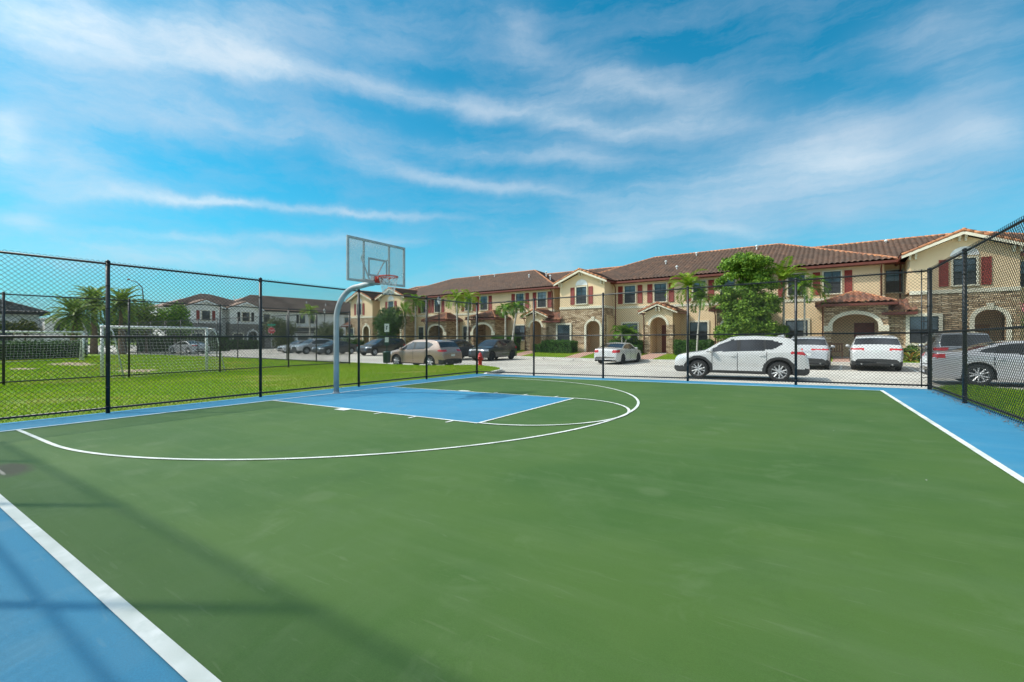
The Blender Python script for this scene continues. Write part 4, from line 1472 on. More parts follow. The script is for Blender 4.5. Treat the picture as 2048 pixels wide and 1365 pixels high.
    porch(root, -38.75, -35.50, 35.3, YM, -38.35, -35.95, 2.80, 3.42, 'hip', stone_all=True)
    porch(root, -7.48, -4.60, 35.3, YM, -7.05, -5.05, 2.90, 3.55, 'hip', stone_all=True)
    for x in (-16.35, -22.95, 2.0, 3.05, -44.6, -49.2):
        y = YM if x not in (-49.2, 3.05) else YR
        downspout(root, x, y, ZB + (3.9 if x == 3.05 else 0), ZE - 0.1, 0.5)
    for x, y, z in ((-36.8, 42.5, 8.75), (-34.8, 43.0, 8.95), (-28.2, 41.0, 8.1), (-24.6, 39.7, 7.6), (-21.9, 43.0, 8.3), (-13.0, 41.0, 8.1), (-10.8, 42.9, 8.9), (-11.4, 38.9, 7.2), (2.6, 43.5, 8.4), (-26.3, 41.6, 8.35), (-5.9, 42.9, 8.95)):
        vent_pipe(root, x, y, z)
    return root


beige_row()


def white_row():
    root = thing('townhouse_row', 'white two-storey townhouse row with grey stone ground floors behind the soccer field', 'townhouses', (CAM[0], CAM[1], 0), math.radians(86.4))
    YM, YG, ZE, zb = 76.0, 74.5, 5.85, -0.6
    w = MB()
    w.box(20.9, 60, YM, 88, zb, ZE)
    w.build('wall', M['stucco_white'], root)
    R1 = Roof()
    R1.hip(20.4, 34.6, 75.5, 88.5, ZE, slope=0.37, left=True, right=True)
    R1.hip(27.7, 60.5, 75.4, 88.6, ZE + 0.01, slope=0.42, left=True, right=False)
    for xl, xr, sm in ((22.9, 27.2, M['shutter']), (28.3, 32.7, M['black_shutter'])):
        xc, half = (xl + xr) / 2, (xr - xl) / 2
        g = MB().box(xl, xr, YG, YM, 3.75, ZE)
        g.prism([(xl, ZE), (xr, ZE), (xc, ZE + half * 0.417)], 'y', YG, YM + 2)
        g.build('gable_wall', M['stucco_white'], root)
        s = MB()
        a, b_ = xl + 2.6, xl + 3.9
        wall_arch(s, xl, xr, zb, 3.5, a, b_, 1.8, 2.4, YG, 0.4)
        s.box(xl, xl + 0.3, YG + 0.41, YM, zb, 3.5).box(xr - 0.3, xr, YG + 0.41, YM, zb, 3.5)
        s.build('stone_wall', M['stone_grey'], root)
        MB().box(xl - 0.02, xr + 0.02, YG - 0.04, YG + 0.02, 3.5, 3.75).build('band_course', M['white_paint'], root)
        arch_trim(a, b_, zb, 1.8, 2.4, YG, 0.2, 0.05, True).build('arch_trim', M['white_paint'], root)
        window(root, xl + 1.75, xl + 2.75, 3.95, 5.3, YG, trim=0.1)
        shutter(root, xl + 1.05, xl + 1.45, 3.9, 5.35, YG, sm)
        shutter(root, xl + 3.05, xl + 3.45, 3.9, 5.35, YG, sm)
        window(root, xl + 0.5, xl + 1.8, 0.5, 2.0, YG, trim=0.15, cols=2, rows=2)
        R1.gable(xc, half + 0.4, YG - 0.45, YM + 4.5, ZE - 0.02)
        corbels(root, xc, YG, ZE + half * 0.4 - 0.1, M['white_paint'])
        corbels(root, xl + 0.1, YG, ZE, M['white_paint'])
        corbels(root, xr - 0.1, YG, ZE, M['white_paint'])
        bb = MB()
        for sg in (-1, 1):
            xe = xc + sg * (half + 0.4)
            z_e, z_c = ZE - 0.04, ZE + (half + 0.4) * 0.417 - 0.04
            bb.add([(xe, YG - 0.47, z_e - 0.2), (xe, YG - 0.47, z_e), (xc, YG - 0.47, z_c), (xc, YG - 0.47, z_c - 0.2)], [(0, 1, 2, 3)])
        bb.build('barge_board', M['white_paint'], root)
    R1.build(root, M['tile_white_row'])
    for x0, x1 in ((21.25, 22.2), (33.9, 34.8), (39.9, 40.8), (41.6, 42.5), (48.6, 49.7), (52, 53)):
        window(root, x0, x1, 3.9, 5.2, YM, trim=0.1)
    for x0 in (39.3, 42.7):
        shutter(root, x0, x0 + 0.4, 3.85, 5.25, YM, M['black_shutter'])
    for x0 in (34.5, 46.0, 51.0):
        window(root, x0, x0 + 1.4, 0.5, 2.0, YM, trim=0.15, cols=2, rows=2)
    s = MB()
    s.box(37.0, 45.5, YM - 0.05, YM - 0.001, zb, 1.5)
    s.box(33.3, 36.6, YM - 1.8, YM - 0.1, zb, 3.0)
    s.build('stone_wall', M['stone_grey'], root)
    MB().box(39.4, 43.4, YM - 1.3, YM - 0.002, 3.25, 3.55).build('window_ledge', M['white_paint'], root)
    p = Roof()
    k = math.sqrt(1 + 0.417 ** 2)
    p.plane((33.0, YM - 2.2, 3.0), (1, 0, 0), (0, 1 / k, 0.417 / k), 4.0, lambda u: 0.0, lambda u: 2.3)
    p.plane((38.2, YM - 1.6, 2.3), (1, 0, 0), (0, 1 / k, 0.417 / k), 5.2, lambda u: 0.0, lambda u: 1.7)
    p.eave(33.0, 37.0, YM - 2.2, 3.0)
    p.eave(38.2, 43.4, YM - 1.6, 2.3)
    p.build(root, M['tile_grey'], 'porch_roof')
    for x in (38.4, 40.8, 43.2):
        MB().box(x, x + 0.35, YM - 1.5, YM - 1.15, zb, 2.25).build('porch_column', M['white_paint'], root)
    for x, y, z in ((31.0, 80.0, 7.75), (43, 79.5, 7.6), (46.5, 79, 7.4)):
        vent_pipe(root, x, y, z)
    d = MB().box(31.3, 32.1, YG + 1.2, YG + 1.3, zb, 1.9).build('door', M['black_shutter'], root)


white_row()


def clubhouse():
    root = thing('clubhouse', 'low white clubhouse with a grey tiled hip roof at the left edge', 'building', (CAM[0], CAM[1], 0), math.radians(86.4))
    w = MB()
    w.box(-20, 7.9, 70, 80, -0.6, 3.9)
    w.build('wall', M['stucco_white'], root)
    MB().box(7.91, 11.2, 66.5, 75, -0.6, 3.35).box(7.8, 11.3, 66.4, 75.1, 3.35, 3.5).build('annexe', M['white_paint'], root)
    r = Roof()
    r.hip(-22, 8.6, 69.2, 80.8, 4.1, slope=0.40, left=True, right=True)
    r.build(root, M['tile_grey'])
    window(root, 8.72, 9.3, 2.2, 2.95, 66.5, trim=0.0)
    for x in (-3.5, 0.5, 4.5):
        window(root, x, x + 1.5, 0.6, 2.6, 70, trim=0.12)


clubhouse()

# ------------------------------------------------------------------ ground in front of the beige row
cT, sT = math.cos(math.radians(3.6)), math.sin(math.radians(3.6))


def FW(s, n):
    """facade coordinates (along, depth) to world plan"""
    return CAM[0] + s * cT + n * sT, CAM[1] - s * sT + n * cT


def zfront(s, n):
    x, y = FW(s, n)
    e = float(RZ(x)) + 0.16
    t = min(1, max(0, (n - 31.75) / 3.2))
    return e + (ZB - 0.03 - e) * t


def strip(name, s0, s1, n0, n1, m, dz=0.0, ds=2.0, dn=0.8):
    ss = np.linspace(s0, s1, max(2, int((s1 - s0) / ds) + 1))
    nn = np.linspace(n0, n1, max(2, int((n1 - n0) / dn) + 1))
    vs = []
    for a in ss:
        for b_ in nn:
            x, y = FW(a, b_)
            vs.append((x, y, zfront(a, b_) + dz))
    k = len(nn)
    fs = [(i * k + j, (i + 1) * k + j, (i + 1) * k + j + 1, i * k + j + 1) for i in range(len(ss) - 1) for j in range(k - 1)]
    o = mesh_obj(name, vs, fs, m)
    o['kind'] = 'structure'
    return o


strip('front_lawn', -66, 20, 31.75, 39.2, M['grass_base'])
kb = MB()
ssk = np.linspace(-66, 20, 44)
for i in range(len(ssk) - 1):
    a, b_ = ssk[i], ssk[i + 1]
    q = []
    for sv in (a, b_):
        for nv, zz in ((31.55, 0.15), (31.76, 0.165)):
            x, y = FW(sv, nv)
            q.append((x, y, float(RZ(x)) + zz))
    x0, y0 = FW(a, 31.53)
    x1, y1 = FW(b_, 31.53)
    q += [(x0, y0, -0.6), (x1, y1, -0.6)]
    kb.add(q, [(0, 2, 3, 1), (0, 4, 5, 2)])
kb.build('kerb', M['kerb'])['kind'] = 'structure'
for c, w, nend in ((-23.5, 1.5, 37), (-17.7, 1.35, 37.5), (-11.8, 1.5, 37), (0.6, 2.2, 35.4), (-30.2, 2.0, 35.4), (-37.1, 2.0, 35.4), (6.5, 1.5, 37.5), (-6.05, 1.8, 35.4)):
    strip('brick_path', c - w / 2, c + w / 2, 31.78, nend, M['brick'], 0.006, 0.75, 0.6)

# painted bay lines on the road
bl = MB()
for k in range(-9, 8):
    sv = 1.3 + 1.375 + 2.75 * k
    for a0, a1 in ((26.6, 31.3),):
        q = []
        for ds, nv in ((-0.05, a0), (0.05, a0), (0.05, a1), (-0.05, a1)):
            x, y = FW(sv + ds, nv)
            q.append((x, y, float(RZ(x)) + 0.006))
        bl.add(q, [(0, 1, 2, 3)])
bl.build('bay_lines', M['line'])['kind'] = 'structure'

# wheel stops
WS_LABELS = {0: 'white concrete wheel stop in front of the white coupe SUV by the wide arched porch'}
for k, txt in ((-8, 'white concrete wheel stop at the kerb left of the stone gable with hedges'), (-7, 'white concrete wheel stop at the kerb below the long clipped hedge'),
               (-6, 'white concrete wheel stop at the kerb just left of the white sedan'), (0, 'white concrete wheel stop in front of the white coupe SUV nose')):
    sv = 1.3 + 2.75 * k
    x, y = FW(sv, 30.9)
    o = MB().prism([(-0.09, 0), (0.09, 0), (0.07, 0.09), (0.05, 0.12), (-0.05, 0.12), (-0.07, 0.09)], 'x', -0.92, 0.92).build('wheel_stop', M['kerb'])
    o.location = (x, y, float(RZ(x)))
    o.rotation_euler = (0, 0, THETA)
    link_props(o, txt, 'wheel stop', 'wheel stops')


# ------------------------------------------------------------------ cars
def car(name, label, cat, loc, heading, paint, clad_sill=None, L=4.5, W=1.82, H=1.45, r=0.33, wb=2.7, fo=0.9, top=None, belt=None, side=None, pillars=(), wind=None, rear=None,
        clad=0.0, rimm=None, spokes=10, tail=None, head=None, grille=None, scale=1.0, rails=False, tumble=0.42, seams=(), rough_low=0.0, plate_z=0.75, antenna=False, dark_low_rear=None, group='cars parked on the road'):
    """front towards +x. top: roof/hood centre line from rear to front, x given as fraction -0.5..0.5 of the length"""
    root = thing(name, label, cat, loc, heading, group)
    root.scale = (scale, scale, scale)
    hl = L / 2
    xf = hl - fo
    xr = xf - wb
    tx = np.array([p[0] for p in top]) * L
    tz = np.array([p[1] for p in top])
    bx = np.array([p[0] for p in belt]) * L
    bz = np.array([p[1] for p in belt])
    sill = 0.22 + (0.03 if H > 1.55 else -0.02)
    R = r + 0.055
    base = np.concatenate([np.linspace(-hl, hl, 150), -hl + np.array([0.004, 0.012, 0.022, 0.04, 0.055, 0.075, 0.1, 0.13]), hl - np.array([0.004, 0.012, 0.022, 0.04, 0.055, 0.075, 0.1]), tx,
                           xr + R * np.array([-1.0, -0.995, -0.97, 0.97, 0.995, 1.0]), xf + R * np.array([-1.0, -0.995, -0.97, 0.97, 0.995, 1.0])])
    xs = np.unique(np.round(np.sort(base), 4))
    # smooth the top line a little
    fine = np.linspace(-hl, hl, 900)
    zf = np.interp(fine, tx, tz)
    ker = np.hanning(21)
    ker /= ker.sum()
    zs_ = np.convolve(np.pad(zf, 10, mode='edge'), ker, mode='valid')
    zt = np.interp(xs, fine, zs_)
    zbelt = np.interp(xs, bx, bz)
    u = np.abs(xs) / hl
    fr_ = xs > 0
    w = W / 2 * (1 - np.where(fr_, 0.20, 0.13) * np.clip((u - 0.72) / 0.28, 0, 1) ** 2.4 - np.where(u > 0.985, ((u - 0.985) / 0.015) ** 2 * 0.07, 0))
    end_up = np.clip((u - 0.93) / 0.07, 0, 1) ** 2
    zb = sill + end_up * 0.12
    arch = np.full_like(xs, -1.0)
    for xw in (xr, xf):
        dd = R * R - (xs - xw) ** 2
        arch = np.where(dd > 0, r + np.sqrt(np.maximum(dd, 0)), arch)
    zlow = np.maximum(zb, arch)
    zsx = np.minimum(zbelt, zt - 0.075)
    zsx = np.maximum(zsx, zlow + 0.03)
    ze = np.maximum(zt - 0.055, zsx + 0.012)
    sw = w * 0.975
    ye = sw - (ze - zsx) * tumble
    ye = ye - np.where(ze - zsx < 0.03, 0.03, 0.0)
    rows = []
    tags = []
    n = len(xs)

    def add(y, z, t):
        rows.append(np.stack([xs, y, z], -1))
        tags.append(t)
    add(0 * xs, zb, 'bot')
    add(w * 0.80, zb, 'bot')
    add(w * 0.80, zlow, 'well')
    add(w * 0.955, zlow, 'well')
    NS = 14
    for i in range(1, NS + 1):
        t = i / NS
        z = zlow + (zsx - zlow) * t
        # body side section: tucked sill, swelling, shoulder crease
        q = np.clip((z - sill) / (zsx - sill + 1e-6), 0, 1)
        prof = 0.955 + 0.045 * np.sin(PI * np.clip(q * 0.62 + 0.12, 0, 1)) - 0.012 * np.exp(-((q - 0.35) / 0.12) ** 2)
        y = w * prof
        y = np.where(t > 0.999, sw, y)
        add(y, z, 'side')
    NG = 12
    for i in range(1, NG + 1):
        t = i / NG
        add(sw + (ye - sw) * t ** 1.12, zsx + (ze - zsx) * t, 'green')
    for i in (1, 2):
        a = PI / 2 * i / 3
        add(ye - 0.035 * (1 - math.cos(a)) - 0.0, ze + (zt - ze) * 0.55 * math.sin(a), 'edge')
    y0_, z0_ = rows[-1][:, 1], rows[-1][:, 2]
    NT = 9
    for i in range(1, NT + 1):
        t = i / NT
        add(y0_ * (1 - t), z0_ + (zt - z0_) * math.sin(PI / 2 * min(1, t * 1.0)), 'top')
    P = np.stack(rows)  # rows x n x 3
    nr = P.shape[0]
    Vh = P.reshape(-1, 3)
    nv = len(Vh)
    V = np.vstack([Vh, Vh * np.array([1, -1, 1])])
    parts = {}

    def inpoly(x, poly):
        xsq = np.array([p[0] for p in poly]) * L
        lo = np.interp(x, xsq, [p[1] for p in poly])
        hi = np.interp(x, xsq, [p[2] for p in poly])
        ok = (x >= xsq[0]) & (x <= xsq[-1])
        return np.where(ok, lo, 9), np.where(ok, hi, -9)
    for j in range(nr - 1):
        t = tags[j + 1]
        i = np.arange(n - 1)
        a, b_, c, d = j * n + i, j * n + i + 1, (j + 1) * n + i + 1, (j + 1) * n + i
        cen = (Vh[a] + Vh[b_] + Vh[c] + Vh[d]) / 4
        xc_, yc_, zc_ = cen.T
        key = np.full(n - 1, 'body', dtype=object)
        if t == 'bot' or t == 'well':
            key[:] = 'underbody'
        if clad > 0:
            dist = np.minimum(np.hypot(xc_ - xr, zc_ - r), np.hypot(xc_ - xf, zc_ - r))
            m_ = ((dist < R + clad * 0.75) & (t == 'side')) | ((zc_ < sill + (clad_sill or clad * 1.5)) & (t == 'side')) | ((zc_ < sill + (clad_sill or clad) * 2.0) & (np.abs(xc_) > hl - 0.5))
            key[m_] = 'cladding'
        if dark_low_rear is not None:
            m_ = (xc_ < -hl + 0.35) & (zc_ < dark_low_rear)
            key[m_] = 'cladding'
        lo, hi = inpoly(xc_, side)
        gl = (t in ('green', 'side')) & (zc_ > lo) & (zc_ < hi)
        key[gl] = 'side_window'
        for (pa, pb) in pillars:
            m_ = gl & (xc_ > pa * L) & (xc_ < pb * L)
            key[m_] = 'pillar'
        if t in ('top', 'edge'):
            yr_ = np.abs(yc_) / np.maximum((ye[:-1] + ye[1:]) / 2, 0.1)
            m_ = (xc_ > wind[0] * L) & (xc_ < wind[1] * L) & (yr_ < 0.985)
            key[m_] = 'windscreen'
            m_ = (xc_ > rear[0] * L) & (xc_ < rear[1] * L) & (yr_ < 0.93)
            key[m_] = 'rear_window'
        if tail is not None:
            m_ = tail(xc_ / L, yc_ / (W / 2), zc_)
            key[m_] = 'tail_lamp'
        if head is not None:
            m_ = head(xc_ / L, yc_ / (W / 2), zc_)
            key[m_] = 'headlamp'
        if grille is not None:
            m_ = grille(xc_ / L, yc_ / (W / 2), zc_)
            key[m_] = 'grille'
        for kk in set(key):
            sel = key == kk
            q = np.stack([a, b_, c, d], -1)[sel]
            parts.setdefault(kk, []).append(q[:, ::-1])
            parts.setdefault(kk, []).append((q + nv))
    # end caps
    for e in (0, n - 1):
        ring = [j * n + e for j in range(nr)]
        for j in range(nr - 1):
            q = np.array([[ring[j], ring[j + 1], ring[j + 1] + nv, ring[j] + nv]])
            parts.setdefault('body' if not (clad or dark_low_rear) else 'cladding', []).append(q if e == 0 else q[:, ::-1])
    mats = {'body': paint, 'underbody': M['tyre'], 'cladding': M['clad'], 'side_window': M['car_glass'], 'pillar': M['sash'], 'windscreen': M['car_glass'], 'rear_window': M['car_glass'],
            'tail_lamp': M['tail'], 'headlamp': M['head'], 'grille': M['sash']}

    def emit(nm, Fa, m):
        used, inv = np.unique(Fa, return_inverse=True)
        return mesh_obj(nm, V[used], inv.reshape(Fa.shape), m, root, nm in ('body', 'side_window', 'windscreen', 'rear_window', 'headlamp', 'tail_lamp'))
    body_o = None
    for kk, fl in parts.items():
        Fa = np.vstack(fl)
        if kk in ('side_window', 'tail_lamp', 'headlamp'):
            for sgn in (0, 1):
                sel = (Fa[:, 0] >= nv) == bool(sgn)
                if sel.any():
                    emit(kk, Fa[sel], mats[kk])
        else:
            o = emit(kk, Fa, mats[kk])
            if kk == 'body':
                body_o = o
    # block between the wheels so that one cannot look through
    MB().box(-hl + 0.25, hl - 0.25, -w.max() * 0.78, w.max() * 0.78, sill + 0.01, 0.72).build('floor_pan', M['tyre'], root)
    # wheels
    for xw in (xr, xf):
        for sgn in (-1, 1):
            yo = sgn * (W / 2 - 0.035)
            wt = 0.225
            hub = MB().lathe([(0.01, 0), (r * 0.60, 0.0), (r * 0.60, sgn * -0.06), (0.02, sgn * -0.06)], (xw, yo - sgn * 0.10, r), 'y', 20).build('wheel', M['rim_dark'], root)
            ty = MB().lathe([(r * 0.66, -sgn * 0.005), (r * 0.80, 0.0), (r * 0.93, -sgn * 0.012), (r * 0.985, -sgn * 0.035), (r, -sgn * 0.07), (r, -sgn * (wt - 0.05)), (r * 0.96, -sgn * (wt - 0.01)), (r * 0.66, -sgn * wt)], (xw, yo, r), 'y', 36, False)
            ty.build('tyre', M['tyre'], hub, True)
            rm = MB()
            rm.lathe([(r * 0.60, -sgn * 0.09), (r * 0.655, -sgn * 0.02), (r * 0.70, -sgn * 0.002), (r * 0.70, -sgn * 0.012), (r * 0.665, -sgn * 0.03)], (xw, yo, r), 'y', 36, False)
            rm.lathe([(0.001, -sgn * 0.018), (r * 0.13, -sgn * 0.02), (r * 0.17, -sgn * 0.04), (r * 0.17, -sgn * 0.10)], (xw, yo, r), 'y', 14)
            for k in range(spokes):
                if spokes >= 10:
                    a = 2 * PI * (k // 2 * 2 + 0.5) / spokes + (0.11 if k % 2 else -0.11) + (PI / spokes)
                    a2 = a + (0.16 if k % 2 else -0.16)
                    wd = 0.024
                else:
                    a = a2 = 2 * PI * k / spokes + 0.3
                    wd = 0.040
                p0 = (xw + r * 0.13 * math.cos(a), yo - sgn * 0.030, r + r * 0.13 * math.sin(a))
                p1 = (xw + r * 0.67 * math.cos(a2), yo - sgn * 0.014, r + r * 0.67 * math.sin(a2))
                rm.tube([p0, p1], [wd * 1.15, wd * 0.8], 4)
            rm.build('rim', rimm or M['rim'], hub)
    # mirrors
    xm = side[-1][0] * L - 0.18
    zm = float(np.interp(xm, bx, bz)) + 0.07
    for sgn in (-1, 1):
        y = sgn * (float(np.interp(xm, xs, sw)) - 0.01)
        mb = MB().lathe([(0.01, -0.05), (0.07, -0.045), (0.082, 0.0), (0.07, 0.05), (0.03, 0.09)], (xm, y + sgn * 0.10, zm + 0.04), 'x', 12)
        mb.v = [(p[0], (p[1] - (y + sgn * 0.10)) * 1.25 + y + sgn * 0.10, p[2]) for p in mb.v]
        mb.box(xm - 0.02, xm + 0.04, min(y - sgn * 0.06, y + sgn * 0.08), max(y - sgn * 0.06, y + sgn * 0.08), zm - 0.03, zm + 0.02)
        mb.build('wing_mirror', paint, root, True)
    # seams and handles
    if seams:
        for sx in seams:
            x = sx * L
            for sgn in (-1, 1):
                sm = MB()
                pts = []
                for j in range(4, 4 + NS, 1):
                    pz = np.interp(x, xs, P[j, :, 2])
                    py = np.interp(x, xs, P[j, :, 1])
                    if pz > sill + 0.1:
                        pts.append((x - 0.10 * (pz - 0.8) * 0, sgn * (py + 0.001), pz))
                if len(pts) > 2:
                    sm.tube(pts, 0.009, 4)
                    sm.build('door_seam', M['sash'], root)
        hm = MB()
        for sx in seams[:2]:
            x = sx * L + 0.14
            z = float(np.interp(x, bx, bz)) - 0.13
            py = float(np.interp(x, xs, P[4 + NS - 3, :, 1]))
            for sgn in (-1, 1):
                hm.tube([(x - 0.09, sgn * (py + 0.012), z), (x, sgn * (py + 0.028), z + 0.004), (x + 0.09, sgn * (py + 0.012), z)], 0.014, 6)
        hm.build('door_handle', paint, root, True)
    # plate, exhaust, bumper strip
    xb = -hl + 0.0
    xp = float(xs[np.argmin(np.where((zt > plate_z) & (xs < 0), xs, 99))]) if plate_z else xb
    MB().box(xp - 0.012, xp + 0.05, -0.16, 0.16, plate_z - 0.08, plate_z + 0.08).build('number_plate', M['plate'], root)
    for sgn in (-1, 1):
        MB().tube([(-hl + 0.01, sgn * 0.55, sill + 0.08), (-hl + 0.25, sgn * 0.55, sill + 0.08)], 0.035, 10).build('exhaust', M['chrome'], root)
    if rails:
        for sgn in (-1, 1):
            y = sgn * (float(np.interp(-0.05 * L, xs, ye)) - 0.03)
            MB().tube([(-0.36 * L, y * 0.96, H - 0.06), (-0.33 * L, y, H + 0.0), (0.02 * L, y, H + 0.015), (0.06 * L, y * 0.98, H - 0.04)], 0.018, 6).build('roof_rail', M['dark_steel'], root, True)
    if antenna:
        MB().prism([(-0.34 * L, H - 0.05), (-0.28 * L, H - 0.02), (-0.335 * L, H + 0.04)], 'y', -0.02, 0.02).build('antenna', paint, root)
    return root


SUV = dict(
    L=4.58, W=1.86, H=1.68, r=0.362, wb=2.72, fo=0.92,
    top=[(-0.5, 0.50), (-0.497, 0.66), (-0.492, 0.90), (-0.478, 1.02), (-0.455, 1.14), (-0.405, 1.46), (-0.375, 1.58), (-0.30, 1.64), (-0.14, 1.685), (0.0, 1.67), (0.06, 1.62), (0.13, 1.47), (0.25, 1.12), (0.30, 1.07), (0.42, 0.985), (0.47, 0.92), (0.489, 0.82), (0.495, 0.66), (0.5, 0.48)],
    belt=[(-0.5, 0.80), (-0.47, 1.03), (-0.35, 1.10), (0.10, 1.02), (0.25, 0.98), (0.42, 0.86), (0.5, 0.66)],
    side=[(-0.325, 1.37, 1.38), (-0.29, 1.27, 1.45), (-0.25, 1.17, 1.50), (-0.18, 1.13, 1.54), (-0.05, 1.10, 1.545), (0.04, 1.085, 1.52), (0.12, 1.07, 1.38), (0.21, 1.05, 1.10), (0.235, 1.04, 1.05)],
    pillars=((-0.025, 0.005), (-0.205, -0.19)), wind=(0.075, 0.245), rear=(-0.442, -0.388),
    clad=0.07, seams=(-0.21, 0.0, 0.19), rails=False,
    tail=lambda x, y, z: (x < -0.40) & (y > 0.52) & (z > 0.93) & (z < 1.06),
    head=lambda x, y, z: (x > 0.395) & (y > 0.50) & (z > 0.77 - (0.5 - x) * 0.2) & (z < 0.90),
    grille=lambda x, y, z: (x > 0.46) & (y < 0.48) & (z > 0.52) & (z < 0.80))

SEDAN = dict(
    L=4.70, W=1.82, H=1.44, r=0.335, wb=2.74, fo=0.93,
    top=[(-0.5, 0.45), (-0.497, 0.62), (-0.492, 0.84), (-0.478, 1.01), (-0.455, 1.055), (-0.36, 1.08), (-0.30, 1.15), (-0.18, 1.36), (-0.10, 1.425), (0.0, 1.44), (0.07, 1.41), (0.14, 1.28), (0.24, 1.01), (0.29, 0.97), (0.42, 0.86), (0.47, 0.78), (0.489, 0.68), (0.5, 0.44)],
    belt=[(-0.5, 0.76), (-0.46, 0.96), (-0.36, 0.99), (0.0, 0.95), (0.20, 0.91), (0.42, 0.76), (0.5, 0.56)],
    side=[(-0.27, 1.07, 1.08), (-0.235, 1.04, 1.17), (-0.16, 1.02, 1.29), (-0.08, 1.01, 1.345), (0.02, 1.00, 1.35), (0.09, 0.985, 1.26), (0.17, 0.965, 1.05), (0.20, 0.955, 0.965)],
    pillars=((-0.035, -0.018), (-0.19, -0.178)), wind=(0.075, 0.245), rear=(-0.33, -0.15),
    clad=0.0, seams=(-0.20, -0.02, 0.16), plate_z=0.72,
    tail=lambda x, y, z: (x < -0.425) & (y > 0.50) & (z > 0.86) & (z < 0.99),
    head=lambda x, y, z: (x > 0.40) & (y > 0.52) & (z > 0.60) & (z < 0.73),
    grille=lambda x, y, z: (x > 0.465) & (y < 0.50) & (z > 0.36) & (z < 0.64))


def mod(base, **k):
    d = dict(base)
    d.update(k)
    return d


white = paint_mat('white_car_paint', (0.60, 0.60, 0.59))
white2 = paint_mat('pearl_white_paint', (0.56, 0.56, 0.55))
silver = paint_mat('silver_paint', (0.55, 0.55, 0.57), 0.25)
silver2 = paint_mat('pale_silver_paint', (0.52, 0.52, 0.53), 0.3)
tan = paint_mat('tan_metallic_paint', (0.42, 0.30, 0.24), 0.3)
grey = paint_mat('charcoal_paint', (0.045, 0.048, 0.054), 0.2)
dgrey = paint_mat('dark_grey_paint', (0.07, 0.075, 0.085), 0.2)
black = paint_mat('black_paint', (0.018, 0.019, 0.022))
dsilver = paint_mat('mid_grey_paint', (0.30, 0.315, 0.34), 0.3)


def rz(x):
    return float(RZ(x))


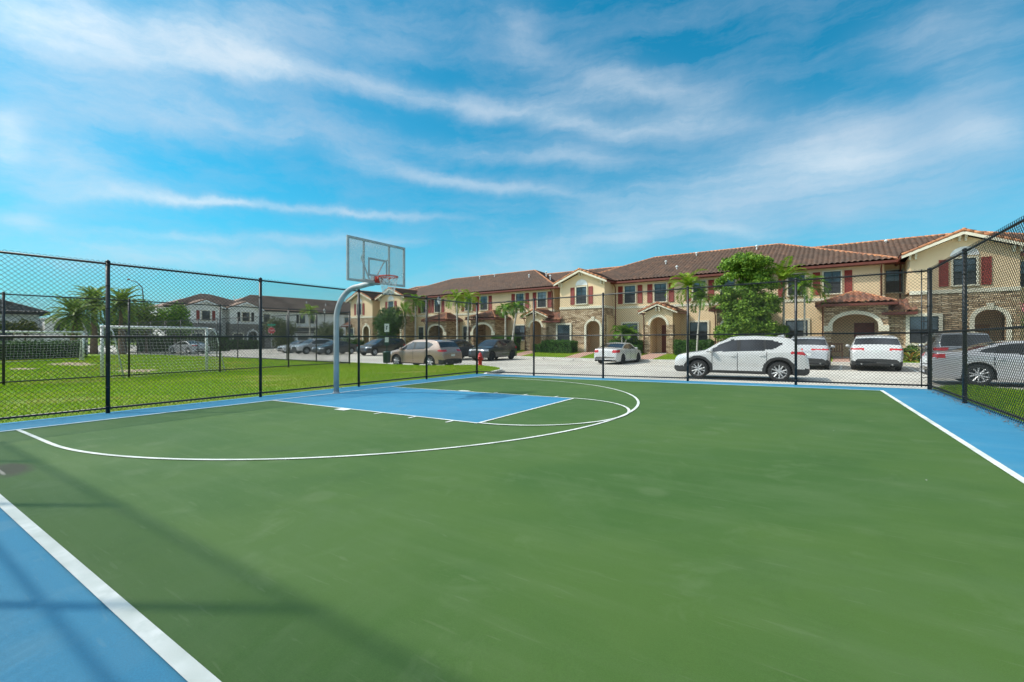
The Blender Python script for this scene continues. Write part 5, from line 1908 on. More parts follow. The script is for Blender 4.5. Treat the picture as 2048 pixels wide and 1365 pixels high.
CARS = [
    ('parked_car', 'white SUV parked side-on right behind the far chain-link fence', 'SUV', (8.43, 12.55), 184, white, mod(SUV, scale=1.03, antenna=True, clad=0.15, clad_sill=0.12, spokes=10, r=0.37,
     tail=lambda x, y, z: (x < -0.37) & (y > 0.50) & (z > 0.95 + (x + 0.5) * 0.5) & (z < 1.10))),
    ('parked_car', 'silver sedan cut off by the right edge, beyond the grass verge', 'sedan', (16.55, 12.95), 0, silver, mod(SEDAN, L=4.88, W=1.84, spokes=10, r=0.345, wb=2.82)),
    ('parked_car', 'white coupe SUV parked nose-in before the wide arched stone porch', 'SUV', (13.62, 20.95), 86.4, white2, mod(SUV, L=4.73, W=1.94, H=1.65, dark_low_rear=0.46, clad=0.03, plate_z=0.90,
     tail=lambda x, y, z: (x < -0.41) & (y > 0.48) & (z > 0.97) & (z < 1.06), rimm=M['rim_dark'])),
    ('parked_car', 'silver SUV half hidden behind the tail of the white SUV', 'SUV', (10.95, 21.1), 86.4, silver2, mod(SUV, H=1.66, dark_low_rear=0.50, rails=True, tail=lambda x, y, z: (x < -0.42) & (y > 0.20) & (z > 0.98) & (z < 1.05))),
    ('parked_car', 'grey minivan with a broad rear window behind the silver sedan', 'minivan', (16.55, 21.0), 86.4, dsilver, mod(SUV, L=4.9, W=1.98, H=1.76, clad=0.0,
     top=[(-0.5, 0.50), (-0.497, 0.80), (-0.494, 1.05), (-0.485, 1.15), (-0.445, 1.58), (-0.42, 1.70), (-0.30, 1.75), (-0.1, 1.76), (0.04, 1.73), (0.12, 1.60), (0.30, 1.14), (0.36, 1.05), (0.45, 0.95), (0.485, 0.80), (0.5, 0.48)], rear=(-0.485, -0.435))),
    ('parked_car', 'white sedan parked nose-in beside the stone gable with an arched entry', 'sedan', (-0.12, 22.55), 86.4, white2, mod(SEDAN, L=4.60, W=1.80, H=1.415, wb=2.70, rimm=M['rim_dark'],
     tail=lambda x, y, z: (x < -0.41) & (y > 0.56) & (z > 0.78) & (z < 0.97))),
    ('parked_car', 'charcoal SUV parked nose-out beyond the red hydrant', 'SUV', (-10.35, 21.75), 268, grey, mod(SUV, L=4.5, rimm=M['rim_dark'], clad=0.02)),
    ('parked_car', 'tan SUV parked along the grass tongue, behind the fence by the hoop', 'SUV', (-8.95, 12.42), 180, tan, mod(SUV, L=4.66, H=1.67, clad=0.03, dark_low_rear=0.52, spokes=7, scale=1.02,
     tail=lambda x, y, z: (x < -0.41) & (y > 0.45) & (z > 0.98) & (z < 1.10))),
    ('parked_car', 'dark SUV parked behind the tan SUV, only its tail showing', 'SUV', (-13.2, 20.6), 86.4, dgrey, mod(SUV, L=4.6)),
    ('parked_car', 'black minivan parked nose-out next to the round green tree', 'minivan', (-25.4, 23.2), 268, black, mod(SUV, L=5.0, W=1.95, H=1.74, clad=0.0,
     top=[(-0.5, 0.50), (-0.497, 0.80), (-0.494, 1.05), (-0.485, 1.15), (-0.445, 1.56), (-0.42, 1.68), (-0.30, 1.73), (-0.1, 1.74), (0.04, 1.71), (0.12, 1.58), (0.30, 1.12), (0.36, 1.05), (0.45, 0.95), (0.485, 0.80), (0.5, 0.48)])),
    ('parked_car', 'dark grey sedan parked right of the hoop pole at the far row', 'sedan', (-31.3, 22.0), 267, dgrey, mod(SEDAN)),
    ('parked_car', 'silver SUV with a dark grille left of the dark grey sedan', 'SUV', (-34.6, 21.6), 267, silver2, mod(SUV)),
    ('parked_car', 'pale silver car at the left end of the far parked row by the stop sign', 'car', (-38.6, 22.4), 267, silver2, mod(SEDAN)),
    ('parked_car', 'silver sedan seen through the net of the large soccer goal', 'sedan', (-46.2, 14.0), 190, silver, mod(SEDAN)),
    ('parked_car', 'white sedan parked beyond the hedge at the clubhouse', 'sedan', (-51.5, 4.7), 200, white2, mod(SEDAN)),
]
for nm, lb, ct, (x, y), hd, pm, kw in CARS:
    car(nm, lb, ct, (x, y, rz(x) + 0.004), math.radians(hd), pm, **kw)


# ------------------------------------------------------------------ vegetation
def leaf_cloud(blobs, n, size, dark_core=False, flat=0.6, seed=1, jitter=0.26):
    """leaf-sized quads spread over the shells of many overlapping clumps. blobs: (x,y,z,rx,ry,rz)"""
    g = np.random.default_rng(seed)
    B = np.array(blobs, float)
    wts = B[:, 3] * B[:, 4] + B[:, 4] * B[:, 5]
    idx = g.choice(len(B), n, p=wts / wts.sum())
    d = g.normal(size=(n, 3))
    d /= np.linalg.norm(d, axis=1)[:, None]
    rad = 1 - np.abs(g.normal(0, jitter, n)) + np.abs(g.normal(0, 0.14, n)) * (g.random(n) < 0.45)
    C = B[idx, :3] + d * B[idx, 3:] * rad[:, None] + g.normal(0, 0.09, (n, 3)) * np.array([1, 1, 0.8])
    # leaf frame
    nrm = d * 0.7 + g.normal(0, 0.6, (n, 3)) + np.array([0, 0, 0.35])
    nrm /= np.linalg.norm(nrm, axis=1)[:, None]
    a = np.cross(nrm, g.normal(size=(n, 3)))
    a /= np.linalg.norm(a, axis=1)[:, None]
    b_ = np.cross(nrm, a)
    s = size * g.uniform(0.6, 1.35, n)
    a *= s[:, None]
    b_ *= (s * flat)[:, None]
    V = np.stack([C - a, C + b_ * 0.9 - nrm * s[:, None] * 0.12, C + a, C - b_ * 0.9 - nrm * s[:, None] * 0.12], 1).reshape(-1, 3)
    F_ = np.arange(4 * n).reshape(n, 4)
    return V, F_


def broad_tree(name, label, loc, trunk_h, blobs, n, size, mat, trunk_r=0.12, seed=1, group=None, cat='tree'):
    root = thing(name, label, cat, loc, 0, group)
    t = MB()
    zt_ = min(b[2] for b in blobs)
    cx = sum(b[0] for b in blobs) / len(blobs)
    cy = sum(b[1] for b in blobs) / len(blobs)
    top = max(b[2] for b in blobs)
    t.tube([(0, 0, -0.15), (0.03, 0.02, trunk_h * 0.5), (0.05, 0, trunk_h), (cx * 0.6, cy * 0.6, (trunk_h + top) / 2), (cx, cy, top)], [trunk_r * 1.25, trunk_r, trunk_r * 0.8, trunk_r * 0.5, trunk_r * 0.15], 8)
    for b in blobs[::max(1, len(blobs) // 12)]:
        z0 = trunk_h * 0.9 + 0.35 * max(0, b[2] - trunk_h)
        t.tube([(0.04, 0, min(z0, b[2])), ((b[0]) * 0.5, b[1] * 0.5, (min(z0, b[2]) + b[2]) / 2 + 0.05), (b[0], b[1], b[2])], [trunk_r * 0.45, trunk_r * 0.3, trunk_r * 0.1], 6)
    t.build('trunk', M['trunk'], root, True)
    V, F_ = leaf_cloud(blobs, n, size, seed=seed)
    mesh_obj('crown', V, F_, mat, root)
    return root


def blob_crown(cx, cy, cz, rx, ry, rz_, k, seed, sub=0.42):
    g = random.Random(seed)
    out = []
    for i in range(k):
        while True:
            d = Vector((g.uniform(-1, 1), g.uniform(-1, 1), g.uniform(-1, 1)))
            if 0.15 < d.length < 1:
                break
        q = sub * g.uniform(0.6, 1.25)
        out.append((cx + d.x * rx * (1 - q * 0.5), cy + d.y * ry * (1 - q * 0.5), cz + d.z * rz_ * (1 - q * 0.5), rx * q, ry * q, rz_ * q * 1.05))
    return out


def frond(mbV, mbF, base, az, elev, length, droop, leaf_len, nleaf, seed, leaf_w=0.035, vee=0.35):
    g = np.random.default_rng(seed)
    az = float(az)
    hx, hy = math.cos(az), math.sin(az)
    pts = []
    ang = elev
    p = np.array(base, float)
    m = nleaf
    for i in range(m + 1):
        pts.append(p.copy())
        st = length / m
        p = p + np.array([hx * math.cos(ang), hy * math.cos(ang), math.sin(ang)]) * st
        ang -= droop / m * (0.5 + 1.2 * i / m)
    side = np.array([-hy, hx, 0.0])
    for i in range(1, m + 1):
        t = i / m
        tan_ = pts[i] - pts[i - 1]
        tan_ /= np.linalg.norm(tan_)
        upv = np.cross(tan_, side) * -1
        if upv[2] < 0:
            upv = -upv
        ll = leaf_len * (math.sin(PI * min(1, t * 0.82 + 0.14)) ** 0.7) * g.uniform(0.85, 1.12)
        # rachis bit
        w = 0.012 * (1 - t) + 0.004
        b0 = len(mbV)
        mbV += [pts[i - 1] - side * w, pts[i - 1] + side * w, pts[i] + side * w, pts[i] - side * w]
        mbF.append((b0, b0 + 1, b0 + 2, b0 + 3))
        for sg in (-1, 1):
            dirv = side * sg * 0.85 + tan_ * 0.55 + upv * vee + np.array([0, 0, -0.18]) + g.normal(0, 0.06, 3)
            dirv /= np.linalg.norm(dirv)
            tip = pts[i] + dirv * ll + np.array([0, 0, -0.10 * ll])
            mid = pts[i] + dirv * ll * 0.5
            wv = tan_ * leaf_w
            b0 = len(mbV)
            mbV += [pts[i] - wv * 0.4, mid - wv, tip, mid + wv]
            mbF.append((b0, b0 + 1, b0 + 2, b0 + 3))


def palm(name, label, loc, height, nfr, flen, mat, trunk_m, r=0.09, lean=(0, 0), shaft=0.5, droop=1.5, leaf=0.50, seed=1, emin=-0.3, emax=1.3, nleaf=26, group=None, leaf_w=0.042, trunks=1, vee=0.35):
    root = thing(name, label, 'palm tree', loc, 0, group)
    for ti in range(trunks):
        lx, ly = (lean[0] + ti * 0.45, lean[1] + ti * 0.15)
        hh = height * (1 - 0.12 * ti)
        t = MB()
        pts = [(lx * u ** 1.6, ly * u ** 1.6, -0.15 + (hh + 0.15) * u) for u in np.linspace(0, 1, 9)]
        t.tube(pts, [r * (1.35 - 0.5 * u) for u in np.linspace(0, 1, 9)], 10)
        t.build('trunk', trunk_m, root, True)
        tip = Vector(pts[-1])
        if shaft > 0:
            MB().tube([tip, tip + Vector((0, 0, shaft * 0.5)), tip + Vector((0, 0, shaft))], [r * 1.15, r * 1.1, r * 0.5], 10).build('crownshaft', M['crownshaft'], root, True)
        g = random.Random(seed + ti * 31)
        V, F_ = [], []
        for i in range(nfr):
            az = 2 * PI * i * 0.381966 + g.uniform(-0.2, 0.2)
            e = emin + (emax - emin) * ((i + 0.5) / nfr) + g.uniform(-0.08, 0.08)
            frond(V, F_, (tip.x, tip.y, tip.z + shaft * 0.9), az, e, flen * g.uniform(0.85, 1.1), droop * g.uniform(0.8, 1.15), leaf, nleaf, seed * 100 + i + ti * 50, leaf_w, vee)
        mesh_obj('crown', np.array(V), np.array(F_), mat, root)
    return root


def zf_at(x, y):
    # height of the ground in front of the beige row
    s = (x - CAM[0]) * cT - (y - CAM[1]) * sT
    n = (x - CAM[0]) * sT + (y - CAM[1]) * cT
    return zfront(s, n)


def P3(x, y):
    return (x, y, zf_at(x, y) - 0.02)


palm('palm_tree', 'tall feathery palm left of the first wide stone porch, behind the round tree', P3(-26.4, 28.9), 5.0, 13, 1.9, M['palm'], M['palm_trunk'], seed=3, droop=1.7)
palm('palm_tree', 'low lime green palm leaning out of the round dark tree', P3(-27.5, 28.3), 4.0, 11, 1.7, M['palm_lime'], M['palm_trunk'], seed=5)
palm('palm_tree', 'lime crowned palm with a slim pale trunk between the two wide porches', P3(-19.4, 28.0), 5.0, 13, 2.0, M['palm_lime'], M['palm_trunk'], seed=8, lean=(-0.1, 0), droop=1.9)
palm('palm_tree', 'slim palm just right of the lime crowned one, sharing its green canopy', P3(-18.3, 28.3), 4.9, 12, 1.8, M['palm_lime'], M['palm_trunk'], seed=9, lean=(0.15, 0), droop=1.9)
palm('palm_tree', 'small arching palm left of the narrow gabled porch, over the charcoal SUV', P3(-13.3, 27.9), 3.6, 12, 1.55, M['palm'], M['palm_trunk'], seed=12, droop=2.6, emin=0.1)
palm('palm_tree', 'small arching palm with a curved trunk beside the narrow gabled porch', P3(-12.0, 27.0), 3.8, 13, 1.6, M['palm'], M['palm_trunk'], seed=14, lean=(0.45, 0.1), droop=2.6, emin=0.1)
palm('palm_tree', 'short twin-stemmed palm in front of the ground-floor window above the white sedan', P3(-1.9, 28.3), 1.55, 9, 1.25, M['palm'], M['palm_trunk'], seed=17, r=0.06, shaft=0.3, trunks=2, droop=1.5)
palm('palm_tree', 'tall spiky palm over the front of the white SUV', P3(3.75, 26.0), 4.75, 15, 1.75, M['palm_lime'], M['palm_trunk'], seed=20, r=0.07, droop=1.7, emax=1.45)
palm('palm_tree', 'lower drooping palm with a thin white stem right of the tall spiky one', P3(4.35, 26.0), 3.8, 10, 1.45, M['palm'], M['palm_trunk'], seed=22, r=0.05, lean=(0.25, 0), droop=2.0)
palm('palm_tree', 'bright upright palm between the big leafy tree and the roof', P3(9.6, 26.9), 4.7, 11, 1.9, M['palm_lime'], M['palm_trunk'], seed=25, r=0.07, droop=1.1, emin=0.3, emax=1.45)
palm('palm_tree', 'drooping palm with a thin white stem in front of the upstairs shutters', P3(10.75, 26.4), 4.15, 13, 1.65, M['palm'], M['palm_trunk'], seed=27, r=0.055, droop=2.2, emin=-0.2, emax=1.2)
# date palms by the clubhouse
palm('date_palm', 'tallest shaggy date palm left of the fence post by the large goal', (-53.5, 7.9, -0.2), 5.2, 52, 2.6, M['date'], M['date_trunk'], seed=31, r=0.26, shaft=0.2, droop=1.0, leaf=0.45, emin=-0.9, emax=1.4, leaf_w=0.06, nleaf=30, vee=0.6, group='date palms')
palm('date_palm', 'shorter shaggy date palm standing in front of the clubhouse wall', (-47.3, 5.0, -0.2), 3.6, 50, 2.4, M['date'], M['date_trunk'], seed=33, r=0.26, shaft=0.2, droop=1.0, leaf=0.42, emin=-0.9, emax=1.4, leaf_w=0.06, nleaf=30, vee=0.6, group='date palms')
palm('date_palm', 'shaggy date palm with a reddish trunk rising above the left end of the large goal', (-48.5, 8.9, -0.2), 4.9, 52, 2.5, M['date'], M['date_trunk'], seed=35, r=0.28, shaft=0.2, droop=1.0, leaf=0.42, emin=-0.9, emax=1.4, leaf_w=0.06, nleaf=30, vee=0.6, group='date palms')
palm('palm_tree', 'small palm in front of the white townhouses above the parked silver SUV', (-45.2, 27.8, -0.35), 4.8, 12, 1.6, M['palm_lime'], M['palm_trunk'], seed=37)

# the big leafy tree behind the white SUV
big = []
for (cx, cz, rx, rz_, k) in ((-0.3, 6.15, 1.45, 0.85, 12), (0.6, 5.0, 1.2, 0.8, 9), (-0.75, 3.9, 1.35, 0.75, 9), (0.4, 3.4, 1.7, 0.9, 13), (-0.3, 2.5, 1.75, 0.8, 13), (0.9, 2.0, 1.3, 0.7, 8), (-1.0, 1.9, 1.0, 0.6, 6), (1.3, 3.9, 0.6, 0.6, 4)):
    big += blob_crown(cx, 0.0, cz, rx, 1.5, rz_, k * 3, int(cz * 10 + cx * 7), 0.27)
gt = random.Random(77)
for i in range(26):
    a = gt.uniform(0, 2 * PI)
    zq = gt.uniform(1.4, 6.6)
    wd = 2.0 if zq < 4.2 else 1.6
    big.append((math.cos(a) * wd * gt.uniform(0.75, 1.0) + (0.1 if zq < 5 else -0.2), math.sin(a) * 1.4, zq, gt.uniform(0.22, 0.42), gt.uniform(0.25, 0.4), gt.uniform(0.18, 0.32)))
broad_tree('broadleaf_tree', 'large dense green tree rising over the roof edge behind the white SUV', P3(7.55, 25.6), 1.2, big, 60000, 0.082, M['leaf_tree'], 0.13, seed=41)
broad_tree('broadleaf_tree', 'round dark green tree beside the black minivan, hiding a townhouse gable', P3(-28.6, 27.2), 1.0, blob_crown(0, 0, 3.15, 1.9, 1.8, 2.0, 34, 43, 0.42), 9000, 0.10, M['leaf_dark'], 0.13, seed=43)
broad_tree('broadleaf_tree', 'olive green tree behind the red stop sign', (-47.2, 24.9, -0.35), 0.8, blob_crown(0, 0, 2.4, 1.9, 1.9, 2.0, 26, 45, 0.42), 5200, 0.12, M['leaf_olive'], 0.12, seed=45)
broad_tree('broadleaf_tree', 'olive green tree partly behind the hoop pole by the far white townhouses', (-41.6, 28.2, -0.35), 0.8, blob_crown(0, 0, 2.3, 2.0, 1.8, 1.7, 26, 47, 0.42), 5200, 0.12, M['leaf_olive'], 0.12, seed=47)
broad_tree('broadleaf_tree', 'bushy green tree right of the date palms, under the street lamp', (-52.0, 12.0, -0.3), 1.2, blob_crown(0, 0, 3.7, 2.4, 2.2, 2.1, 26, 49, 0.42), 5200, 0.13, M['date'], 0.15, seed=49)
broad_tree('broadleaf_tree', 'bright green tree at the left end of the white townhouse roof', (-50.3, 14.1, -0.3), 1.2, blob_crown(0, 0, 3.7, 2.0, 2.0, 1.8, 24, 51, 0.42), 4800, 0.13, M['palm'], 0.14, seed=51)
broad_tree('broadleaf_tree', 'dark tree mass behind the date palms', (-58.5, 12.0, -0.4), 1.0, blob_crown(0, 0, 3.0, 3.0, 3.0, 2.2, 30, 53, 0.45), 5200, 0.15, M['leaf_dark'], 0.16, seed=53)
for x, y, sx, sd, txt in ((-57.0, 1.0, 1.0, 55, 'small domed olive tree in front of the clubhouse, nearer the left edge'), (-56.5, 3.3, 0.85, 56, 'small domed olive tree in front of the clubhouse, right of the other')):
    broad_tree('broadleaf_tree', txt, (x, y, -0.3), 1.9, blob_crown(0, 0, 2.95, 1.35 * sx, 1.3, 0.7, 18, sd, 0.45), 2200, 0.11, M['leaf_olive'], 0.08, seed=sd)


def hedge(label, cx, cy, lx, ly, h, z, rot=0.0, mat=None, n=3000, size=0.05, seed=1, name='hedge', cat='hedge', wob=0.06):
    root = thing(name, label, cat, (cx, cy, z), rot)
    g = np.random.default_rng(seed)
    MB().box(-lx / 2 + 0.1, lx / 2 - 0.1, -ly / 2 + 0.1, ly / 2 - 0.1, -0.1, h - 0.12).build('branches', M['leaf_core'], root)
    # faces: top, front, back, ends
    A = np.array([lx * ly, lx * h, lx * h, ly * h, ly * h])
    k = g.choice(5, n, p=A / A.sum())
    u, v = g.uniform(-0.5, 0.5, n), g.uniform(0, 1, n)
    C = np.zeros((n, 3))
    Nn = np.zeros((n, 3))
    m_ = k == 0
    C[m_] = np.stack([u[m_] * lx, (v[m_] - 0.5) * ly, np.full(m_.sum(), h)], -1)
    Nn[m_] = (0, 0, 1)
    for kk, sy in ((1, -1), (2, 1)):
        m_ = k == kk
        C[m_] = np.stack([u[m_] * lx, np.full(m_.sum(), sy * ly / 2), v[m_] * h], -1)
        Nn[m_] = (0, sy, 0)
    for kk, sx in ((3, -1), (4, 1)):
        m_ = k == kk
        C[m_] = np.stack([np.full(m_.sum(), sx * lx / 2), u[m_] * ly, v[m_] * h], -1)
        Nn[m_] = (sx, 0, 0)
    lump = wob * (np.sin(C[:, 0] * 5.1 + seed) + np.sin(C[:, 0] * 11.3 + C[:, 2] * 7) + np.sin(C[:, 1] * 6 + C[:, 2] * 4.1)) / 1.6
    C = C + Nn * (lump + g.normal(0, 0.03, n) - 0.02)[:, None]
    nrm = Nn * 0.8 + g.normal(0, 0.6, (n, 3)) + np.array([0, 0, 0.3])
    nrm /= np.linalg.norm(nrm, axis=1)[:, None]
    a = np.cross(nrm, g.normal(size=(n, 3)))
    a /= np.linalg.norm(a, axis=1)[:, None]
    b_ = np.cross(nrm, a)
    s = size * g.uniform(0.6, 1.4, n)
    V = np.stack([C - a * s[:, None], C + b_ * s[:, None] * 0.6, C + a * s[:, None], C - b_ * s[:, None] * 0.6], 1).reshape(-1, 3)
    mesh_obj('foliage', V, np.arange(4 * n).reshape(n, 4), mat or M['leaf_hedge'], root)
    return root


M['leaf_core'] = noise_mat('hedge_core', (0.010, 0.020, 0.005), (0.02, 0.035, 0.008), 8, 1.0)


def fhedge(label, s0, s1, n0, n1, h, **k):
    sc, nc = (s0 + s1) / 2, (n0 + n1) / 2
    x, y = FW(sc, nc)
    return hedge(label, x, y, s1 - s0, n1 - n0, h, zfront(sc, nc) - 0.03, THETA, **k)


fhedge('clipped green hedge under the window of the stone gable with the arched entry', -22.0, -18.95, 34.0, 35.3, 1.05, n=6500, seed=61)
fhedge('low round bush left of the long clipped hedge by the narrow porch', -23.0, -22.1, 34.0, 34.8, 0.72, n=1500, seed=62)
fhedge('upper tier of the hedge behind the twin-stemmed palm and white sedan', -16.0, -13.25, 35.2, 36.2, 1.05, n=4500, seed=63)
fhedge('lower tier of the hedge between the white sedan and the gabled porch', -14.7, -12.95, 33.9, 34.9, 0.75, n=2500, seed=64)
fhedge('clipped green hedge between the gabled porch and the big leafy tree', -10.25, -7.65, 34.3, 35.3, 1.10, n=5200, seed=65)
fhedge('tall glossy bush behind the roof of the charcoal SUV', -28.1, -25.1, 34.2, 35.2, 1.45, n=5000, seed=66, wob=0.12)
fhedge('low shrubs right of the tan SUV below the porch window', -34.9, -32.1, 34.2, 35.1, 0.85, n=3500, seed=67, wob=0.12)
fhedge('rough low bush right of the white coupe SUV', 2.4, 3.4, 33.9, 34.8, 0.75, n=1800, seed=68, wob=0.14)
fhedge('small bushes at the arched entry of the right-hand gable', 5.0, 6.0, 33.8, 34.8, 1.0, n=1800, seed=69, wob=0.14)
fhedge('leafy shrubs at the foot of the far left gable', -56, -49.8, 33.9, 34.8, 1.0, n=3500, seed=70, wob=0.16)
hedge('large boxy dark hedge behind the left soccer goal', -35.3, 0.2, 2.2, 5.2, 1.25, -0.12, 0.15, mat=M['leaf_dark'], n=6000, size=0.07, seed=71, wob=0.10)
hedge('long dark hedge along the road behind the large soccer goal', -54.0, 16.5, 9.0, 1.6, 1.9, -0.35, 1.2, mat=M['leaf_dark'], n=7000, size=0.09, seed=72, wob=0.16)
hedge('dark hedge in front of the grey stone ground floor of the white townhouses', -58.5, 24.5, 6.0, 1.2, 1.5, -0.5, 1.5, mat=M['leaf_dark'], n=4000, size=0.08, seed=73, wob=0.12)

# flowering shrub near the far left gable
fx, fy = FW(-49.0, 34.0)
fs_ = thing('flowering_shrub', 'shrub with white flowers in front of the far left gable, above the dark sedan', 'shrub', (fx - 1.5, fy - 1.0, 0.0))
V, F_ = leaf_cloud(blob_crown(0, 0, 1.0, 1.3, 0.9, 0.8, 14, 81, 0.45), 2600, 0.07, seed=81)
mesh_obj('foliage', V, F_, M['leaf_hedge'], fs_)
V, F_ = leaf_cloud(blob_crown(0.2, -0.1, 1.2, 1.1, 0.9, 0.7, 9, 82, 0.4), 240, 0.10, seed=82)
mesh_obj('flowers', V, F_, M['flower_white'], fs_)
MB().tube([(0, 0, -0.3), (0, 0, 1.0)], 0.05, 6).build('trunk', M['trunk'], fs_)
# pink bougainvillea at the right edge
fx, fy = FW(8.0, 33.5)
fs_ = thing('flowering_shrub', 'pink flowering shrub at the right edge beside the arched stone entry', 'shrub', (fx, fy, 0.0))
V, F_ = leaf_cloud(blob_crown(0, 0, 2.7, 0.7, 0.7, 0.9, 12, 83, 0.45), 1800, 0.06, seed=83)
mesh_obj('foliage', V, F_, M['leaf_hedge'], fs_)
V, F_ = leaf_cloud(blob_crown(-0.2, -0.2, 3.0, 0.7, 0.6, 0.6, 10, 84, 0.4), 700, 0.06, seed=84)
mesh_obj('flowers', V, F_, M['flower_pink'], fs_)
MB().tube([(0, 0, -0.2), (0.05, 0, 2.6)], 0.05, 6).build('trunk', M['trunk'], fs_)


def strap_plant(label, x, y, z, n, ln, seed):
    root = thing('strap_leaf_plant', label, 'plant', (x, y, z))
    g = random.Random(seed)
    V, F_ = [], []
    for i in range(n):
        az = 2 * PI * i * 0.381966
        e = g.uniform(0.45, 1.35)
        l = ln * g.uniform(0.7, 1.15)
        p = Vector((0, 0, 0.05))
        ang = e
        hx, hy = math.cos(az), math.sin(az)
        side = Vector((-hy, hx, 0))
        prev = None
        m = 7
        for k in range(m + 1):
            w = 0.05 * math.sin(PI * (0.15 + 0.85 * k / m)) + 0.003
            b0 = len(V)
            V += [p - side * w, p + Vector((0, 0, -0.018)), p + side * w]
            if prev is not None:
                F_ += [(prev, b0, b0 + 1, prev + 1), (prev + 1, b0 + 1, b0 + 2, prev + 2)]
            prev = b0
            p = p + Vector((hx * math.cos(ang), hy * math.cos(ang), math.sin(ang))) * (l / m)
            ang -= 0.22
    mesh_obj('foliage', [tuple(v) for v in V], F_, M['agave'], root)
    return root


sx_, sy_ = FW(3.75, 33.2)
strap_plant('yellow-green strap-leaved plant behind the fence corner post', sx_, sy_, 0.1, 30, 1.7, 1)
sx_, sy_ = FW(3.0, 32.9)
strap_plant('orange-tinged strap-leaved plant right of the white coupe SUV', sx_, sy_, 0.1, 22, 1.1, 2)
sx_, sy_ = FW(4.6, 33.3)
strap_plant('strap-leaved plant just right of the fence corner post, over the grey minivan', sx_, sy_, 0.1, 24, 1.5, 3)


# ------------------------------------------------------------------ soccer goals
def goal(label, pa, pb, depth_dir, h, depth, z, seed, net_r=0.006, cell=0.12):
    pa, pb = Vector((*pa, 0)), Vector((*pb, 0))
    d = (pb - pa)
    Ln = d.length
    d.normalize()
    bd = Vector((*depth_dir, 0)).normalized()
    root = thing('soccer_goal', label, 'soccer goal', (pa.x, pa.y, z), 0, 'white soccer goals')

    def q(t, dep, hh):
        v = pa + d * t + bd * dep
        return (v.x, v.y, z + hh)
    r = 0.055
    MB().tube([q(0, 0, 0), q(0, 0, h)], r, 12).build('goal_post', M['white_paint'], root, True, True)
    MB().tube([q(Ln, 0, 0), q(Ln, 0, h)], r, 12).build('goal_post', M['white_paint'], root, True, True)
    MB().tube([q(-r, 0, h), q(Ln + r, 0, h)], r, 12).build('crossbar', M['white_paint'], root, True, True)
    for t in (0, Ln):
        MB().tube([q(t, 0.03, h), q(t, depth * 0.38, h - 0.03), q(t, depth * 0.52, h - 0.25), q(t, depth, 0.03)], 0.022, 8).tube([q(t, 0, 0.03), q(t, depth, 0.03)], 0.022, 8).build('side_stay', M['white_paint'], root, True, True)
    MB().tube([q(0, depth, 0.03), q(Ln, depth, 0.03)], 0.022, 8).build('ground_bar', M['dark_steel'], root, True, True)
    g = random.Random(seed)
    nb = MB()
    prof = [(0.03, h), (depth * 0.38, h - 0.04), (depth * 0.50, h - 0.27), (depth * 0.72, h * 0.45), (depth * 0.98, 0.05)]
    cum = [0]
    for i in range(1, len(prof)):
        cum.append(cum[-1] + math.hypot(prof[i][0] - prof[i - 1][0], prof[i][1] - prof[i - 1][1]))

    def pr(u):
        s_ = u * cum[-1]
        return np.interp(s_, cum, [p[0] for p in prof]), np.interp(s_, cum, [p[1] for p in prof])
    nu = int(Ln / cell)
    nv = int(cum[-1] / cell)

    def sag(t, u):
        return 0.05 * math.sin(PI * u) * math.sin(PI * t / Ln) + 0.02 * math.sin(t * 9 + u * 5)
    for i in range(nu + 1):
        t = Ln * i / nu
        pts = []
        for j in range(0, nv + 1, 2):
            dep, hh = pr(j / nv)
            pts.append(q(t + 0.02 * math.sin(j * 1.7 + i), dep - sag(t, j / nv), max(0.03, hh - 0.5 * sag(t, j / nv))))
        nb.tube(pts, net_r, 3, False)
    for j in range(1, nv + 1):
        pts = []
        for i in range(0, nu + 1, 2):
            t = Ln * i / nu
            dep, hh = pr(j / nv)
            pts.append(q(t, dep - sag(t, j / nv), max(0.03, hh - 0.5 * sag(t, j / nv) + 0.01 * math.sin(i * 2.1))))
        nb.tube(pts, net_r, 3, False)
    for t in (0, Ln):
        for j in range(1, 15):
            hh = h * j / 15
            # depth available at this height
            dmax = np.interp(hh, [0.05, h * 0.45, h - 0.27, h - 0.04, h], [depth * 0.98, depth * 0.72, depth * 0.5, depth * 0.38, 0.03])
            nb.tube([q(t, 0.02, hh), q(t, dmax * 0.5, hh - 0.03), q(t, dmax, hh)], net_r, 3, False)
        for j in range(1, 8):
            dd = depth * j / 8
            hmax = np.interp(dd, [0.03, depth * 0.38, depth * 0.5, depth * 0.72, depth * 0.98], [h, h - 0.04, h - 0.27, h * 0.45, 0.05])
            nb.tube([q(t, dd, 0.03), q(t, dd, hmax)], net_r, 3, False)
    nb.build('net', M['net'], root, False, True)
    return root


goal('larger white soccer goal with net, just behind the second black fence', (-12.3, -1.80), (-12.3, 1.83), (0.82, 0.55), 2.02, 0.85, -0.10, 1, 0.0032, 0.125)
goal('smaller looking white soccer goal farther back in front of the dark hedge', (-29.6, -2.2), (-29.8, 1.65), (-1, 0), 1.9, 0.9, -0.06, 2, 0.004, 0.16)


